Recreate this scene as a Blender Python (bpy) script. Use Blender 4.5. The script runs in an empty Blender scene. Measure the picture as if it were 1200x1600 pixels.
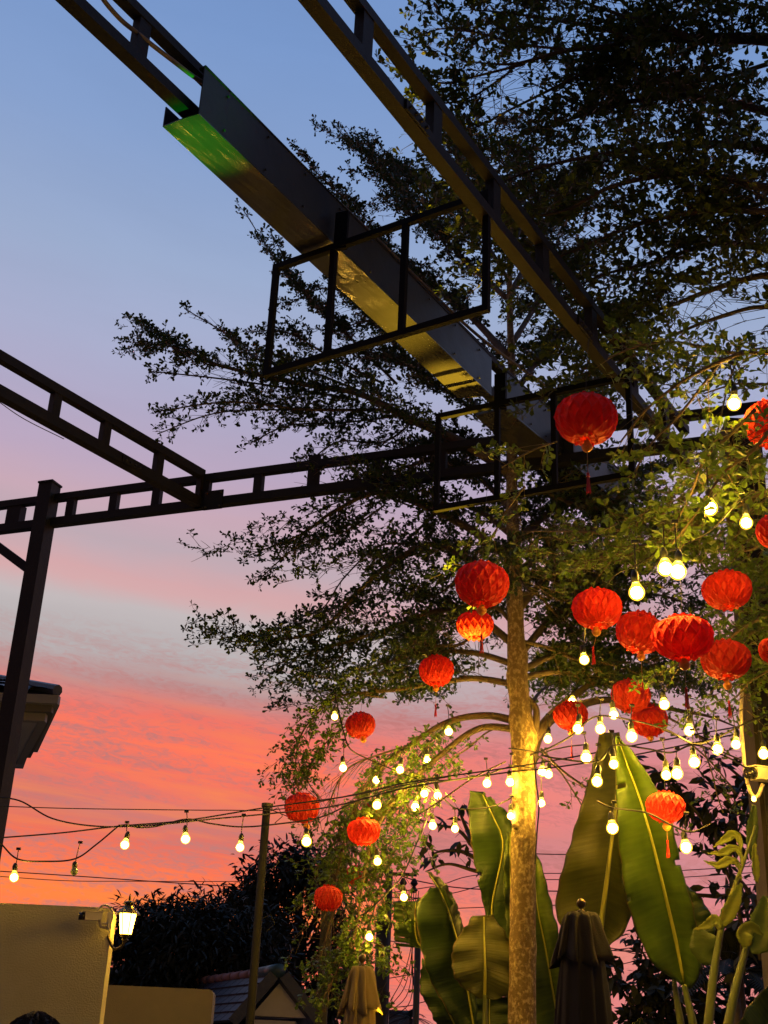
import bpy, math, random
import numpy as np
from mathutils import Vector, Matrix
random.seed(7); rng = np.random.default_rng(7)
R = math.radians
scene = bpy.context.scene
COL = scene.collection

# ------------------------------------------------------------------ camera
FPX, PITCH, ROLL, EYEZ = 1950.0, R(24.4), R(2.5), 1.6
EYE = np.array([0, 0, EYEZ])
FW = np.array([0, math.cos(PITCH), math.sin(PITCH)])
_up0 = np.cross(np.array([1.0, 0, 0]), FW)
RT = math.cos(ROLL)*np.array([1.0, 0, 0]) + math.sin(ROLL)*_up0
UP = -math.sin(ROLL)*np.array([1.0, 0, 0]) + math.cos(ROLL)*_up0
cam_d = bpy.data.cameras.new('camera'); cam = bpy.data.objects.new('camera', cam_d); COL.objects.link(cam)
cam_d.sensor_fit = 'VERTICAL'; cam_d.sensor_height = 32.0; cam_d.lens = 32.0*FPX/1600
cam_d.clip_start = 0.05; cam_d.clip_end = 5000
cam.matrix_world = Matrix(((RT[0], UP[0], -FW[0], 0), (RT[1], UP[1], -FW[1], 0), (RT[2], UP[2], -FW[2], EYEZ), (0, 0, 0, 1)))
scene.camera = cam

# measuring helpers: where a sight line meets a plane of known distance or height
def ray(px, py): return FW + RT*(px-600)/FPX + UP*(800-py)/FPX
def P(px, py, y):
    d = ray(px, py); return EYE + d*y/d[1]
def PZ(px, py, z):
    d = ray(px, py); return EYE + d*(z-EYEZ)/d[2]
def proj(p):
    v = np.asarray(p)-EYE; k = v@FW
    return 600+FPX*(v@RT)/k, 800-FPX*(v@UP)/k
def zat(p, ypix):
    lo, hi = -1.0, 30.0
    for _ in range(50):
        m = (lo+hi)/2
        if proj((p[0], p[1], m))[1] > ypix: lo = m
        else: hi = m
    return lo

# ------------------------------------------------------------------ world
scene.view_settings.view_transform = 'Standard'; scene.view_settings.look = 'None'
scene.view_settings.exposure = 0.0; scene.view_settings.gamma = 1.0
scene.view_settings.use_curve_mapping = False
def lin(c):
    return tuple((v/255/12.92 if v/255 <= .04045 else ((v/255+.055)/1.055)**2.4) for v in c)
W = bpy.data.worlds.new('World'); scene.world = W; W.use_nodes = True
nt = W.node_tree; N = nt.nodes; LK = nt.links; N.clear()
def node(t, **k):
    n = N.new(t)
    for a, b in k.items(): setattr(n, a, b)
    return n
def mth(op, a, b=None, clamp=False):
    n = node('ShaderNodeMath', operation=op, use_clamp=clamp)
    for i, v in enumerate((a, b)):
        if v is None: continue
        if isinstance(v, (int, float)): n.inputs[i].default_value = v
        else: LK.new(v, n.inputs[i])
    return n.outputs[0]
tc = node('ShaderNodeTexCoord'); sx = node('ShaderNodeSeparateXYZ'); LK.new(tc.outputs['Generated'], sx.inputs[0])
elev = mth('MULTIPLY', mth('ARCSINE', sx.outputs[2]), 180/math.pi)
az = mth('MULTIPLY', mth('ARCTAN2', sx.outputs[0], sx.outputs[1]), 180/math.pi)
cmb = node('ShaderNodeCombineXYZ'); LK.new(mth('MULTIPLY', az, .045), cmb.inputs[0]); LK.new(mth('MULTIPLY', mth('ADD', elev, mth('MULTIPLY', az, .12)), .22), cmb.inputs[1])
def noise(scale, detail, vec, rough=.55, dist=0.0):
    n = node('ShaderNodeTexNoise'); n.inputs['Scale'].default_value = scale; n.inputs['Detail'].default_value = detail
    n.inputs['Roughness'].default_value = rough; n.inputs['Distortion'].default_value = dist
    LK.new(vec, n.inputs['Vector']); return n.outputs['Fac']
n1 = noise(1.0, 5, cmb.outputs[0], .6, .6)
cmb2 = node('ShaderNodeCombineXYZ'); LK.new(mth('MULTIPLY', az, .16), cmb2.inputs[0]); LK.new(mth('MULTIPLY', elev, .55), cmb2.inputs[1])
n2 = noise(1.4, 6, cmb2.outputs[0], .62, 1.0)
low = mth('SUBTRACT', 1.0, mth('DIVIDE', elev, 40.0), True)
v = mth('ADD', elev, mth('MULTIPLY', mth('MULTIPLY', mth('SUBTRACT', n1, .5), 2.6), low))
v = mth('ADD', v, mth('MULTIPLY', mth('MULTIPLY', mth('SUBTRACT', n2, .5), 1.7), low))
v = mth('ADD', v, mth('MULTIPLY', mth('ADD', az, 9.0), .06))
def elev_of(y):
    d = ray(150, y); d = d/np.linalg.norm(d); return math.degrees(math.asin(d[2]))
stops = [(0, (120, 151, 202)), (200, (134, 160, 205)), (400, (155, 172, 206)), (540, (168, 173, 204)), (640, (176, 168, 197)),
         (720, (186, 166, 191)), (790, (200, 168, 182)), (850, (190, 170, 180)), (905, (214, 166, 168)), (950, (192, 184, 186)),
         (1022, (180, 174, 176)), (1064, (186, 140, 140)), (1110, (238, 114, 102)), (1165, (252, 115, 90)), (1215, (240, 112, 96)),
         (1270, (204, 116, 110)), (1310, (226, 106, 94)), (1350, (250, 112, 78)), (1410, (255, 126, 62)), (1470, (250, 108, 84)),
         (1530, (236, 112, 98)), (1570, (206, 134, 128)), (1640, (196, 138, 134))]
cr = node('ShaderNodeValToRGB'); LK.new(mth('DIVIDE', v, 90.0, True), cr.inputs[0])
el = cr.color_ramp.elements
pts = sorted([(elev_of(y)/90, c) for y, c in stops]) + [(70/90, (84, 128, 196)), (1.0, (66, 106, 178))]
el[0].position = 0.0; el[0].color = (*lin((190, 130, 126)), 1); el[1].position = 1.0; el[1].color = (*lin(pts[-1][1]), 1)
for p_, c in pts[:-1]:
    if p_ <= 0.002: continue
    e = el.new(p_); e.color = (*lin(c), 1)
# to the north the clouds go mauve rather than orange
mx = node('ShaderNodeMix', data_type='RGBA'); LK.new(cr.outputs[0], mx.inputs[6]); mx.inputs[7].default_value = (*lin((209, 147, 158)), 1)
f1 = mth('MULTIPLY', mth('DIVIDE', mth('ADD', az, 3.0), 16.0, True), mth('DIVIDE', mth('SUBTRACT', 24.0, elev), 8.0, True))
LK.new(mth('MULTIPLY', f1, .62), mx.inputs[0])
# ground half of the sphere is never seen; the east, away from the sunset, is in dusk
dimm = node('ShaderNodeMapRange'); LK.new(sx.outputs[1], dimm.inputs[0])
dimm.inputs[1].default_value = -.5; dimm.inputs[2].default_value = .55; dimm.inputs[3].default_value = .16; dimm.inputs[4].default_value = 1.0
# thin mauve cloud streaks drifting through the orange band, with a fine ripple
cmb3 = node('ShaderNodeCombineXYZ'); LK.new(mth('MULTIPLY', az, .07), cmb3.inputs[0]); LK.new(mth('MULTIPLY', mth('ADD', elev, mth('MULTIPLY', az, .10)), .75), cmb3.inputs[1])
n3 = noise(1.1, 7, cmb3.outputs[0], .62, .8)
cmb4 = node('ShaderNodeCombineXYZ'); LK.new(mth('MULTIPLY', az, .8), cmb4.inputs[0]); LK.new(mth('MULTIPLY', mth('ADD', elev, mth('MULTIPLY', az, .08)), 2.4), cmb4.inputs[1])
n4 = noise(1.6, 5, cmb4.outputs[0], .6, 1.5)
st = mth('MULTIPLY', mth('SUBTRACT', mth('ADD', n3, mth('MULTIPLY', mth('SUBTRACT', n4, .5), .75)), .47), 4.0, True)
st = mth('MULTIPLY', st, 1.0); st = mth('MULTIPLY', mth('MULTIPLY', st, 1.0), mth('DIVIDE', mth('SUBTRACT', 19.0, elev), 5.0, True))
mx2 = node('ShaderNodeMix', data_type='RGBA'); LK.new(mx.outputs[2], mx2.inputs[6]); mx2.inputs[7].default_value = (*lin((192, 118, 116)), 1); LK.new(st, mx2.inputs[0])
st2 = mth('MULTIPLY', mth('MULTIPLY', mth('SUBTRACT', .50, n3), 3.0, True), mth('MULTIPLY', mth('DIVIDE', mth('SUBTRACT', 17.0, elev), 4.0, True), .65))
mx3 = node('ShaderNodeMix', data_type='RGBA'); LK.new(mx2.outputs[2], mx3.inputs[6]); mx3.inputs[7].default_value = (*lin((255, 142, 66)), 1); LK.new(mth('MULTIPLY', st2, mth('SUBTRACT', 1.0, f1)), mx3.inputs[0])
wisp = mth('ADD', .93, mth('MULTIPLY', n1, .14)); bg = node('ShaderNodeBackground'); LK.new(mx3.outputs[2], bg.inputs[0]); LK.new(mth('MULTIPLY', dimm.outputs[0], wisp), bg.inputs[1])
sky = node('ShaderNodeTexSky', sky_type='NISHITA'); sky.sun_disc = False; sky.sun_elevation = R(1.0); sky.sun_rotation = R(-12)
bg2 = node('ShaderNodeBackground'); LK.new(sky.outputs[0], bg2.inputs[0]); bg2.inputs[1].default_value = .006
ad = node('ShaderNodeAddShader'); LK.new(bg.outputs[0], ad.inputs[0]); LK.new(bg2.outputs[0], ad.inputs[1])
wo = node('ShaderNodeOutputWorld'); LK.new(ad.outputs[0], wo.inputs[0])
sun_d = bpy.data.lights.new('sun', 'SUN'); sun_d.energy = .12; sun_d.angle = R(14); sun_d.color = (1, .6, .42)
sun = bpy.data.objects.new('sun', sun_d); COL.objects.link(sun)
sun.rotation_euler = Vector((-math.sin(R(-12))*math.cos(R(2)), -math.cos(R(-12))*math.cos(R(2)), -math.sin(R(2)))).to_track_quat('-Z', 'Y').to_euler()

# ------------------------------------------------------------------ materials
MATS = {}
def mat(name, col, rough=.6, metal=0.0, var=None, vscale=8.0, bump=0.0, bscale=30.0, stretch=None, trans=0.0, emit=None, estr=0.0, spec=.5, coord='Object', thr=None):
    if name in MATS: return MATS[name]
    m = bpy.data.materials.new(name); m.use_nodes = True; t = m.node_tree; t.nodes.clear(); L = t.links
    def nd(ty, **k):
        n = t.nodes.new(ty)
        for a, b in k.items(): setattr(n, a, b)
        return n
    out = nd('ShaderNodeOutputMaterial'); p = nd('ShaderNodeBsdfPrincipled')
    p.inputs['Base Color'].default_value = (*col, 1); p.inputs['Roughness'].default_value = rough; p.inputs['Metallic'].default_value = metal
    p.inputs['Specular IOR Level'].default_value = spec
    tco = nd('ShaderNodeTexCoord'); mp = nd('ShaderNodeMapping'); L.new(tco.outputs[coord], mp.inputs[0])
    if stretch: mp.inputs['Scale'].default_value = stretch
    if var is not None:
        nz = nd('ShaderNodeTexNoise'); nz.inputs['Scale'].default_value = vscale; nz.inputs['Detail'].default_value = 5; nz.inputs['Roughness'].default_value = .65
        L.new(mp.outputs[0], nz.inputs['Vector'])
        rp = nd('ShaderNodeValToRGB'); rp.color_ramp.elements[0].position = thr[0] if thr else .3; rp.color_ramp.elements[1].position = thr[1] if thr else .7
        rp.color_ramp.elements[0].color = (*col, 1); rp.color_ramp.elements[1].color = (*var, 1)
        L.new(nz.outputs['Fac'], rp.inputs[0]); L.new(rp.outputs[0], p.inputs['Base Color'])
        colout = rp.outputs[0]
    else: colout = None
    if bump:
        nb = nd('ShaderNodeTexNoise'); nb.inputs['Scale'].default_value = bscale; nb.inputs['Detail'].default_value = 4
        L.new(mp.outputs[0], nb.inputs['Vector'])
        b = nd('ShaderNodeBump'); b.inputs['Strength'].default_value = bump; b.inputs['Distance'].default_value = .02
        L.new(nb.outputs['Fac'], b.inputs['Height']); L.new(b.outputs[0], p.inputs['Normal'])
    if emit:
        p.inputs['Emission Color'].default_value = (*emit, 1); p.inputs['Emission Strength'].default_value = estr
    if trans:
        tr = nd('ShaderNodeBsdfTranslucent'); tr.inputs[0].default_value = (*col, 1)
        if colout: L.new(colout, tr.inputs[0])
        mxs = nd('ShaderNodeMixShader'); mxs.inputs[0].default_value = trans
        L.new(p.outputs[0], mxs.inputs[1]); L.new(tr.outputs[0], mxs.inputs[2]); L.new(mxs.outputs[0], out.inputs[0])
    else: L.new(p.outputs[0], out.inputs[0])
    MATS[name] = m; return m
M_steel = mat('dark painted steel', (.010, .012, .015), .6, .0, (.018, .018, .019), 3.0, .15, 40, spec=.25)
M_steelb = mat('warm dark steel', (.011, .0105, .010), .6, .0, (.020, .017, .014), 2.5, .15, 40, spec=.25)
M_sheet = mat('galvanised sheet', (.12, .12, .13), .17, .6, (.085, .085, .09), 1.6, .45, 3.6)
M_sheetS = mat('dark sheet side', (.035, .037, .043), .38, .3, (.055, .057, .064), 1.4, .25, 5, spec=.3)  # darker, duller copy of the channel sheet for its side faces
M_thin = mat('frame steel', (.005, .0055, .006), .7, spec=.12)
M_cord = mat('black rubber cord', (.012, .012, .012), .6)
M_cable = mat('weathered conduit', (.18, .15, .11), .7)
M_sock = mat('bulb socket', (.03, .035, .02), .5)
M_bark = mat('young bark', (.075, .055, .03), .85, 0, (.13, .10, .06), 9, .6, 60, (1, 1, .5))
M_bark2 = mat('lichen bark', (.15, .105, .045), .85, 0, (.34, .27, .13), 34, .9, 45, (1, 1, .7), thr=(.48, .60))
M_dbark = mat('dark bark', (.045, .035, .025), .9, 0, (.08, .06, .04), 6, .5, 30)
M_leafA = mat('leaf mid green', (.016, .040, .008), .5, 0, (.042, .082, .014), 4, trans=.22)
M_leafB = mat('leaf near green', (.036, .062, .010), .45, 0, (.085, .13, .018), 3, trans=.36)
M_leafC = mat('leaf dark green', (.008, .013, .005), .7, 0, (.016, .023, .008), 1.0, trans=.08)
M_leafD = mat('leaf lit green', (.055, .105, .012), .42, 0, (.12, .20, .02), 4, trans=.42)  # brighter leaf copy for bulb-lit twigs, their glow put into the colour
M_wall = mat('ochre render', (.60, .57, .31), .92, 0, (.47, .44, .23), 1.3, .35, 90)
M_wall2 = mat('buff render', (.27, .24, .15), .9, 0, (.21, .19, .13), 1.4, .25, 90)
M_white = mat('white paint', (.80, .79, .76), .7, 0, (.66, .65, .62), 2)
M_cream = mat('cream plastic', (.55, .50, .36), .45)
M_black = mat('black plastic', (.01, .01, .012), .2)
M_tile = mat('slate blue roof tile', (.035, .05, .075), .45, 0, (.06, .075, .10), 5, .2, 20)
M_green = mat('glazed green tile', (.05, .10, .09), .4)
M_pink = mat('ridge mortar', (.30, .16, .14), .8)
M_grey = mat('grey stucco', (.15, .145, .14), .85, 0, (.11, .11, .105), 2)
M_white2 = mat('grey soffit paint', (.42, .42, .43), .85, 0, (.36, .36, .37), 2)  # plain grey, lighter than the house walls
M_greyl = mat('pale grey moulding', (.26, .255, .25), .8)
M_pole = mat('grey galvanised pole', (.036, .037, .04), .7, .0, (.026, .027, .03), 3)
M_polD = mat('dull grey pole', (.016, .017, .019), .8, .0, (.024, .025, .027), 3, spec=.15)
M_conc = mat('concrete', (.07, .07, .068), .9, 0, (.045, .045, .042), 3, .3, 30)
M_dpole = mat('dark pole', (.02, .018, .018), .8)
M_paper = mat('red honeycomb paper', (.72, .022, .008), .6, 0, (.85, .05, .012), 14, .3, 60, trans=.42)
M_gold = mat('gold ornament', (.55, .20, .02), .4, .1, (.75, .35, .05), 20, trans=.3)
M_tassel = mat('red silk', (.55, .02, .01), .5, trans=.3)
M_string = mat('pale string', (.30, .16, .06), .7)
M_umbD = mat('dark brown canvas', (.0065, .006, .0045), .9, 0, (.010, .009, .0065), 2, .2, 200)
M_umbY = mat('olive canvas', (.20, .15, .05), .85, 0, (.26, .20, .07), 2, .2, 200, trans=.1)
M_bronze = mat('bronze knob', (.10, .08, .04), .3, .8)
M_stalk = mat('banana stalk', (.085, .12, .018), .5, 0, (.14, .16, .03), 5, .2, 20, (3, 3, .6))
M_ribm = mat('leaf midrib', (.36, .38, .06), .5)
M_curl = mat('yellow green leaf', (.12, .165, .02), .5, 0, (.19, .22, .03), 5, .2, 40, (1, 1, 4), trans=.35)
M_fold = mat('folded green leaf', (.03, .06, .010), .5, 0, (.055, .09, .014), 5, .2, 40, (1, 1, 4), trans=.25)
M_hair = mat('black hair', (.008, .007, .006), .5, 0, (.015, .012, .01), 40, .6, 200)
M_skin = mat('skin', (.40, .24, .16), .6)
M_shirt = mat('dark shirt', (.03, .03, .04), .9)
M_trou = mat('dark trousers', (.02, .02, .025), .9)
M_ground = mat('paving', (.16, .14, .12), .9, 0, (.10, .09, .08), .8, .3, 6)

def bulb_mat(name, strength):
    m = bpy.data.materials.new(name); m.use_nodes = True; t = m.node_tree; t.nodes.clear()
    o = t.nodes.new('ShaderNodeOutputMaterial'); e = t.nodes.new('ShaderNodeEmission')
    e.inputs[0].default_value = (1, .53, .055, 1); e.inputs[1].default_value = strength
    t.links.new(e.outputs[0], o.inputs[0]); return m
M_bulb = bulb_mat('lit bulb', 430); M_bulbN = bulb_mat('lit bulb warm', 430); M_bulbO = bulb_mat('added front bulb', 34)
def frost_mat():
    m = bpy.data.materials.new('frosted bulb glass'); m.use_nodes = True; t = m.node_tree; t.nodes.clear()
    o = t.nodes.new('ShaderNodeOutputMaterial'); e = t.nodes.new('ShaderNodeEmission'); tr = t.nodes.new('ShaderNodeBsdfTransparent'); a = t.nodes.new('ShaderNodeAddShader')
    e.inputs[0].default_value = (1, .56, .05, 1); e.inputs[1].default_value = 1.3; tr.inputs[0].default_value = (.8, .8, .8, 1)
    t.links.new(e.outputs[0], a.inputs[0]); t.links.new(tr.outputs[0], a.inputs[1]); t.links.new(a.outputs[0], o.inputs[0]); return m
M_frost = frost_mat()
M_lampg = bulb_mat('lit lamp glass', 26)
M_dead = mat('unlit bulb glass', (.30, .36, .14), .15)

def banana_mat(name, c1, c2):
    m = bpy.data.materials.new(name); m.use_nodes = True; t = m.node_tree; t.nodes.clear(); L = t.links
    out = t.nodes.new('ShaderNodeOutputMaterial'); p = t.nodes.new('ShaderNodeBsdfPrincipled')
    uv = t.nodes.new('ShaderNodeTexCoord'); mp = t.nodes.new('ShaderNodeMapping'); L.new(uv.outputs['UV'], mp.inputs[0])
    mp.inputs['Scale'].default_value = (60, 2.0, 1)
    nz = t.nodes.new('ShaderNodeTexNoise'); nz.inputs['Scale'].default_value = 1.0; nz.inputs['Detail'].default_value = 4
    L.new(mp.outputs[0], nz.inputs['Vector'])
    mp2 = t.nodes.new('ShaderNodeMapping'); L.new(uv.outputs['UV'], mp2.inputs[0]); mp2.inputs['Scale'].default_value = (4, 3, 1)
    nz2 = t.nodes.new('ShaderNodeTexNoise'); nz2.inputs['Scale'].default_value = 1.3; L.new(mp2.outputs[0], nz2.inputs['Vector'])
    am = t.nodes.new('ShaderNodeMath'); am.operation = 'ADD'; L.new(nz.outputs['Fac'], am.inputs[0]); L.new(nz2.outputs['Fac'], am.inputs[1])
    am2 = t.nodes.new('ShaderNodeMath'); am2.operation = 'MULTIPLY'; L.new(am.outputs[0], am2.inputs[0]); am2.inputs[1].default_value = .5
    rp = t.nodes.new('ShaderNodeValToRGB'); rp.color_ramp.elements[0].position = .38; rp.color_ramp.elements[1].position = .62
    rp.color_ramp.elements[0].color = (*c1, 1); rp.color_ramp.elements[1].color = (*c2, 1)
    L.new(am2.outputs[0], rp.inputs[0]); pass
    se = t.nodes.new('ShaderNodeSeparateXYZ'); L.new(uv.outputs['UV'], se.inputs[0])
    def mm_(op, a, b):
        q = t.nodes.new('ShaderNodeMath'); q.operation = op
        for i_, v_ in enumerate((a, b)):
            if isinstance(v_, (int, float)): q.inputs[i_].default_value = v_
            else: L.new(v_, q.inputs[i_])
        return q.outputs[0]
    ed = mm_('ABSOLUTE', mm_('SUBTRACT', se.outputs[1], .5), 0); ed = mm_('ADD', ed, mm_('MULTIPLY', nz2.outputs['Fac'], .08)); ed = mm_('GREATER_THAN', ed, .528)
    mb_ = t.nodes.new('ShaderNodeMix'); mb_.data_type = 'RGBA'; L.new(ed, mb_.inputs[0]); L.new(rp.outputs[0], mb_.inputs[6]); mb_.inputs[7].default_value = (.12, .075, .03, 1)
    L.new(mb_.outputs[2], p.inputs['Base Color'])
    p.inputs['Roughness'].default_value = .42
    b = t.nodes.new('ShaderNodeBump'); b.inputs['Strength'].default_value = .5; b.inputs['Distance'].default_value = .01
    L.new(nz.outputs['Fac'], b.inputs['Height']); L.new(b.outputs[0], p.inputs['Normal'])
    tr = t.nodes.new('ShaderNodeBsdfTranslucent'); L.new(rp.outputs[0], tr.inputs[0])
    ms = t.nodes.new('ShaderNodeMixShader'); ms.inputs[0].default_value = .3
    L.new(p.outputs[0], ms.inputs[1]); L.new(tr.outputs[0], ms.inputs[2]); L.new(ms.outputs[0], out.inputs[0])
    return m
M_ban = banana_mat('banana leaf', (.055, .10, .010), (.105, .165, .018))
M_banF = banana_mat('banana leaf brightened', (.058, .115, .010), (.095, .165, .016))  # own colour for the big leaf, brightened for missing front light
M_banD = banana_mat('banana leaf dark', (.022, .050, .010), (.045, .085, .014))
M_banY = banana_mat('banana leaf olive', (.060, .072, .010), (.10, .112, .016))
M_banB = banana_mat('banana leaf backlit blue', (.05, .07, .055), (.08, .10, .08))  # back light on the narrow blade put into its grey-blue colour

# ------------------------------------------------------------------ object helpers
OFF = {}
def tag(o, label=None, cat=None, group=None, kind=None):
    if label: o['label'] = label
    if cat: o['category'] = cat
    if group: o['group'] = group
    if kind: o['kind'] = kind
    return o
def thing(name, loc, label, cat, group=None):
    o = bpy.data.objects.new(name, None); COL.objects.link(o); o.location = Vector(loc); o.empty_display_size = .1
    OFF[o.name] = np.array(loc, float); tag(o, label, cat, group); return o
def link(name, me, parent=None, loc=None):
    o = bpy.data.objects.new(name, me); COL.objects.link(o)
    if parent is not None:
        o.parent = parent; OFF[o.name] = OFF[parent.name]
    else:
        OFF[o.name] = np.array(loc if loc is not None else (0, 0, 0), float); o.location = Vector(OFF[o.name])
    return o
class MB:
    def __init__(s): s.v = []; s.f = []; s.n = 0
    def add(s, v, f):
        s.v.append(np.asarray(v, float)); s.f += [tuple(i+s.n for i in q) for q in f]; s.n += len(v); return s
    def box(s, c, ax, ay, az):
        c, ax, ay, az = map(np.asarray, (c, ax, ay, az))
        v = [c+a*ax+b*ay+d*az for d in (-.5, .5) for b in (-.5, .5) for a in (-.5, .5)]
        return s.add(v, [(0, 2, 3, 1), (4, 5, 7, 6), (0, 1, 5, 4), (2, 6, 7, 3), (0, 4, 6, 2), (1, 3, 7, 5)])
    def bar(s, p0, p1, w, h):   # box between two points: w across, h in height; p0, p1 are the bottom centre line
        p0 = np.asarray(p0, float); p1 = np.asarray(p1, float); d = p1-p0; L = np.linalg.norm(d); t = d/L
        a = np.array([0, 0, 1.0]) if abs(t[2]) < .95 else np.array([1.0, 0, 0])
        side = np.cross(t, a); side /= np.linalg.norm(side); up = np.cross(side, t)
        return s.box((p0+p1)/2+up*h/2, d, side*w, up*h)
    def tube(s, pts, r, seg=8, cap=True):
        pts = np.asarray(pts, float); n = len(pts); r = np.broadcast_to(r, (n,)) if np.ndim(r) else np.full(n, r)
        t = np.gradient(pts, axis=0); t /= np.linalg.norm(t, axis=1)[:, None]+1e-12
        ref = np.array([0, 0, 1.0]) if abs(t[0][2]) < .9 else np.array([1.0, 0, 0])
        a = np.cross(t[0], ref); a /= np.linalg.norm(a); V = []
        for i in range(n):
            a = a-t[i]*(a@t[i]); a /= np.linalg.norm(a)+1e-12; b = np.cross(t[i], a)
            th = np.arange(seg)*2*math.pi/seg
            V.append(pts[i]+r[i]*(np.cos(th)[:, None]*a+np.sin(th)[:, None]*b))
        V = np.concatenate(V); F = []
        for i in range(n-1):
            for k in range(seg):
                k2 = (k+1) % seg; F.append((i*seg+k, i*seg+k2, (i+1)*seg+k2, (i+1)*seg+k))
        if cap: F.append(tuple(range(seg))[::-1]); F.append(tuple((n-1)*seg+k for k in range(seg)))
        return s.add(V, F)
    def lathe(s, prof, seg=20, c=(0, 0, 0), fn=None):
        V = []; F = []; n = len(prof)
        for i, (r, z) in enumerate(prof):
            for k in range(seg):
                th = 2*math.pi*k/seg; rr = r*(fn(th, i/(n-1)) if fn else 1)
                V.append((c[0]+rr*math.cos(th), c[1]+rr*math.sin(th), c[2]+z))
        for i in range(n-1):
            for k in range(seg):
                k2 = (k+1) % seg; F.append((i*seg+k, i*seg+k2, (i+1)*seg+k2, (i+1)*seg+k))
        F.append(tuple(range(seg))[::-1]); F.append(tuple((n-1)*seg+k for k in range(seg)))
        return s.add(V, F)
    def mesh(s, name, m, off=(0, 0, 0), smooth=False):
        V = np.concatenate(s.v)-np.asarray(off, float)
        me = bpy.data.meshes.new(name); me.from_pydata(V.tolist(), [], s.f); me.materials.append(m)
        if smooth: me.shade_smooth()
        return me
    def build(s, name, m, parent=None, smooth=False, loc=None):
        off = OFF[parent.name] if parent is not None else (loc if loc is not None else (0, 0, 0))
        return link(name, s.mesh(name, m, off, smooth), parent, loc)
def smoothpts(pts, n=6):
    pts = np.asarray(pts, float)
    if len(pts) < 3: return np.linspace(pts[0], pts[-1], n+1)
    p = np.vstack([2*pts[0]-pts[1], pts, 2*pts[-1]-pts[-2]]); out = []
    for i in range(1, len(p)-2):
        for t in np.linspace(0, 1, n, endpoint=False):
            out.append(.5*((2*p[i])+(-p[i-1]+p[i+1])*t+(2*p[i-1]-5*p[i]+4*p[i+1]-p[i+2])*t*t+(-p[i-1]+3*p[i]-3*p[i+1]+p[i+2])*t**3))
    out.append(pts[-1]); return np.array(out)
def resample(pts, n):
    pts = np.asarray(pts, float); d = np.r_[0, np.cumsum(np.linalg.norm(np.diff(pts, axis=0), axis=1))]
    s = np.linspace(0, d[-1], n); return np.stack([np.interp(s, d, pts[:, k]) for k in range(pts.shape[1])], 1)
Z = np.array([0, 0, 1.0])

# ------------------------------------------------------------------ ground
g = MB(); g.add([(-900, -900, 0), (900, -900, 0), (900, 900, 0), (-900, 900, 0)], [(0, 1, 2, 3)])
tag(g.build('ground', M_ground), kind='structure')

# ------------------------------------------------------------------ steel ladder beams
def ladder(name, p0, p1, h, w, ch, webs, m, label, webw=.09, group='steel ladder beams of the pergola'):
    p0 = np.array(p0); p1 = np.array(p1); t = thing(name, ((p0+p1)/2).tolist(), label, 'steel beam', group)
    MB().bar(p0, p1, w, ch).build('chord', m, t)
    MB().bar(p0+Z*(h-ch), p1+Z*(h-ch), w*.85, ch*.85).build('chord', m, t)
    d = (p1-p0)/np.linalg.norm(p1-p0); side = np.cross(d, Z)
    for s in webs:
        c = p0+(p1-p0)*s
        MB().box(c+Z*(h/2), d*webw, side*w*.7, Z*(h-2*ch+.004)).build('web_post', m, t)
    return t
def on(p0, p1, px, H):      # fraction along a level line whose picture x is px
    lo, hi = 0, 1
    for _ in range(40):
        m_ = (lo+hi)/2
        if proj(p0+(p1-p0)*m_)[0] < px: lo = m_
        else: hi = m_
    return lo
HD = 6.6
D0, D1 = PZ(0, 833, HD), PZ(673, 751, HD); dD = (D1-D0)/np.linalg.norm(D1-D0); nD = np.cross(dD, Z)   # nD points to the viewer side
D0 = D0-dD*1.2; D1 = D1+dD*3.6
hD = .37
beamD = ladder('ladder_beam', D0, D1, hD, .09, .085, [on(D0, D1, x, HD) for x in (107, 175, 242, 319, 402, 588, 690, 800, 890)], M_steel,
       'dark ladder beam crossing level from the left post to the tree trunk')
# doubled post and splice strap on it
for px, w_ in ((20, .17),):
    c = PZ(px, 832, HD); MB().box(c+Z*hD/2, dD*w_, nD*.1, Z*(hD-.16)).build('web_post', M_steel, beamD)
c = PZ(492, 776, HD); MB().box(c+Z*.2+nD*.06, dD*.12, nD*.03, Z*.42).build('splice_plate', M_steelb, beamD)
c = PZ(338, 793, HD)
pl = MB().box(c+nD*.07+Z*.05, dD*.2, nD*.015, Z*.2).build('bracket_plate', M_steel, beamD)
for a in (-1, 1):
    for b in (-1, 1):
        MB().tube([c+nD*.075+Z*(.05+.075*b)+dD*.075*a, c+nD*.095+Z*(.05+.075*b)+dD*.075*a], .011, 6).build('bolt', M_pole, pl)
C1 = PZ(316, 797, HD); C0 = PZ(0, 623, HD); dC = (C1-C0)/np.linalg.norm(C1-C0); C0 = C0-dC*1.5; C1e = C1-dC*.05
ladder('ladder_beam', C0, C1e, .42, .09, .1, [on(C0, C1e, x, HD) for x in (-80, 80, 159, 243, 316)], M_steelb,
       'dark ladder beam running down from the left edge to the joint with its bracket plate')
tc_ = thing('hanging_wire', PZ(20, 650, 6.55), 'thin black wire sagging under the ladder beam at the left edge', 'wire')
MB().tube(smoothpts([PZ(-40, 598, HD), PZ(0, 629, 6.56), PZ(40, 656, 6.55), PZ(100, 686, HD-.02)]), .004, 5).build('wire_strand', M_cord, tc_)

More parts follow.
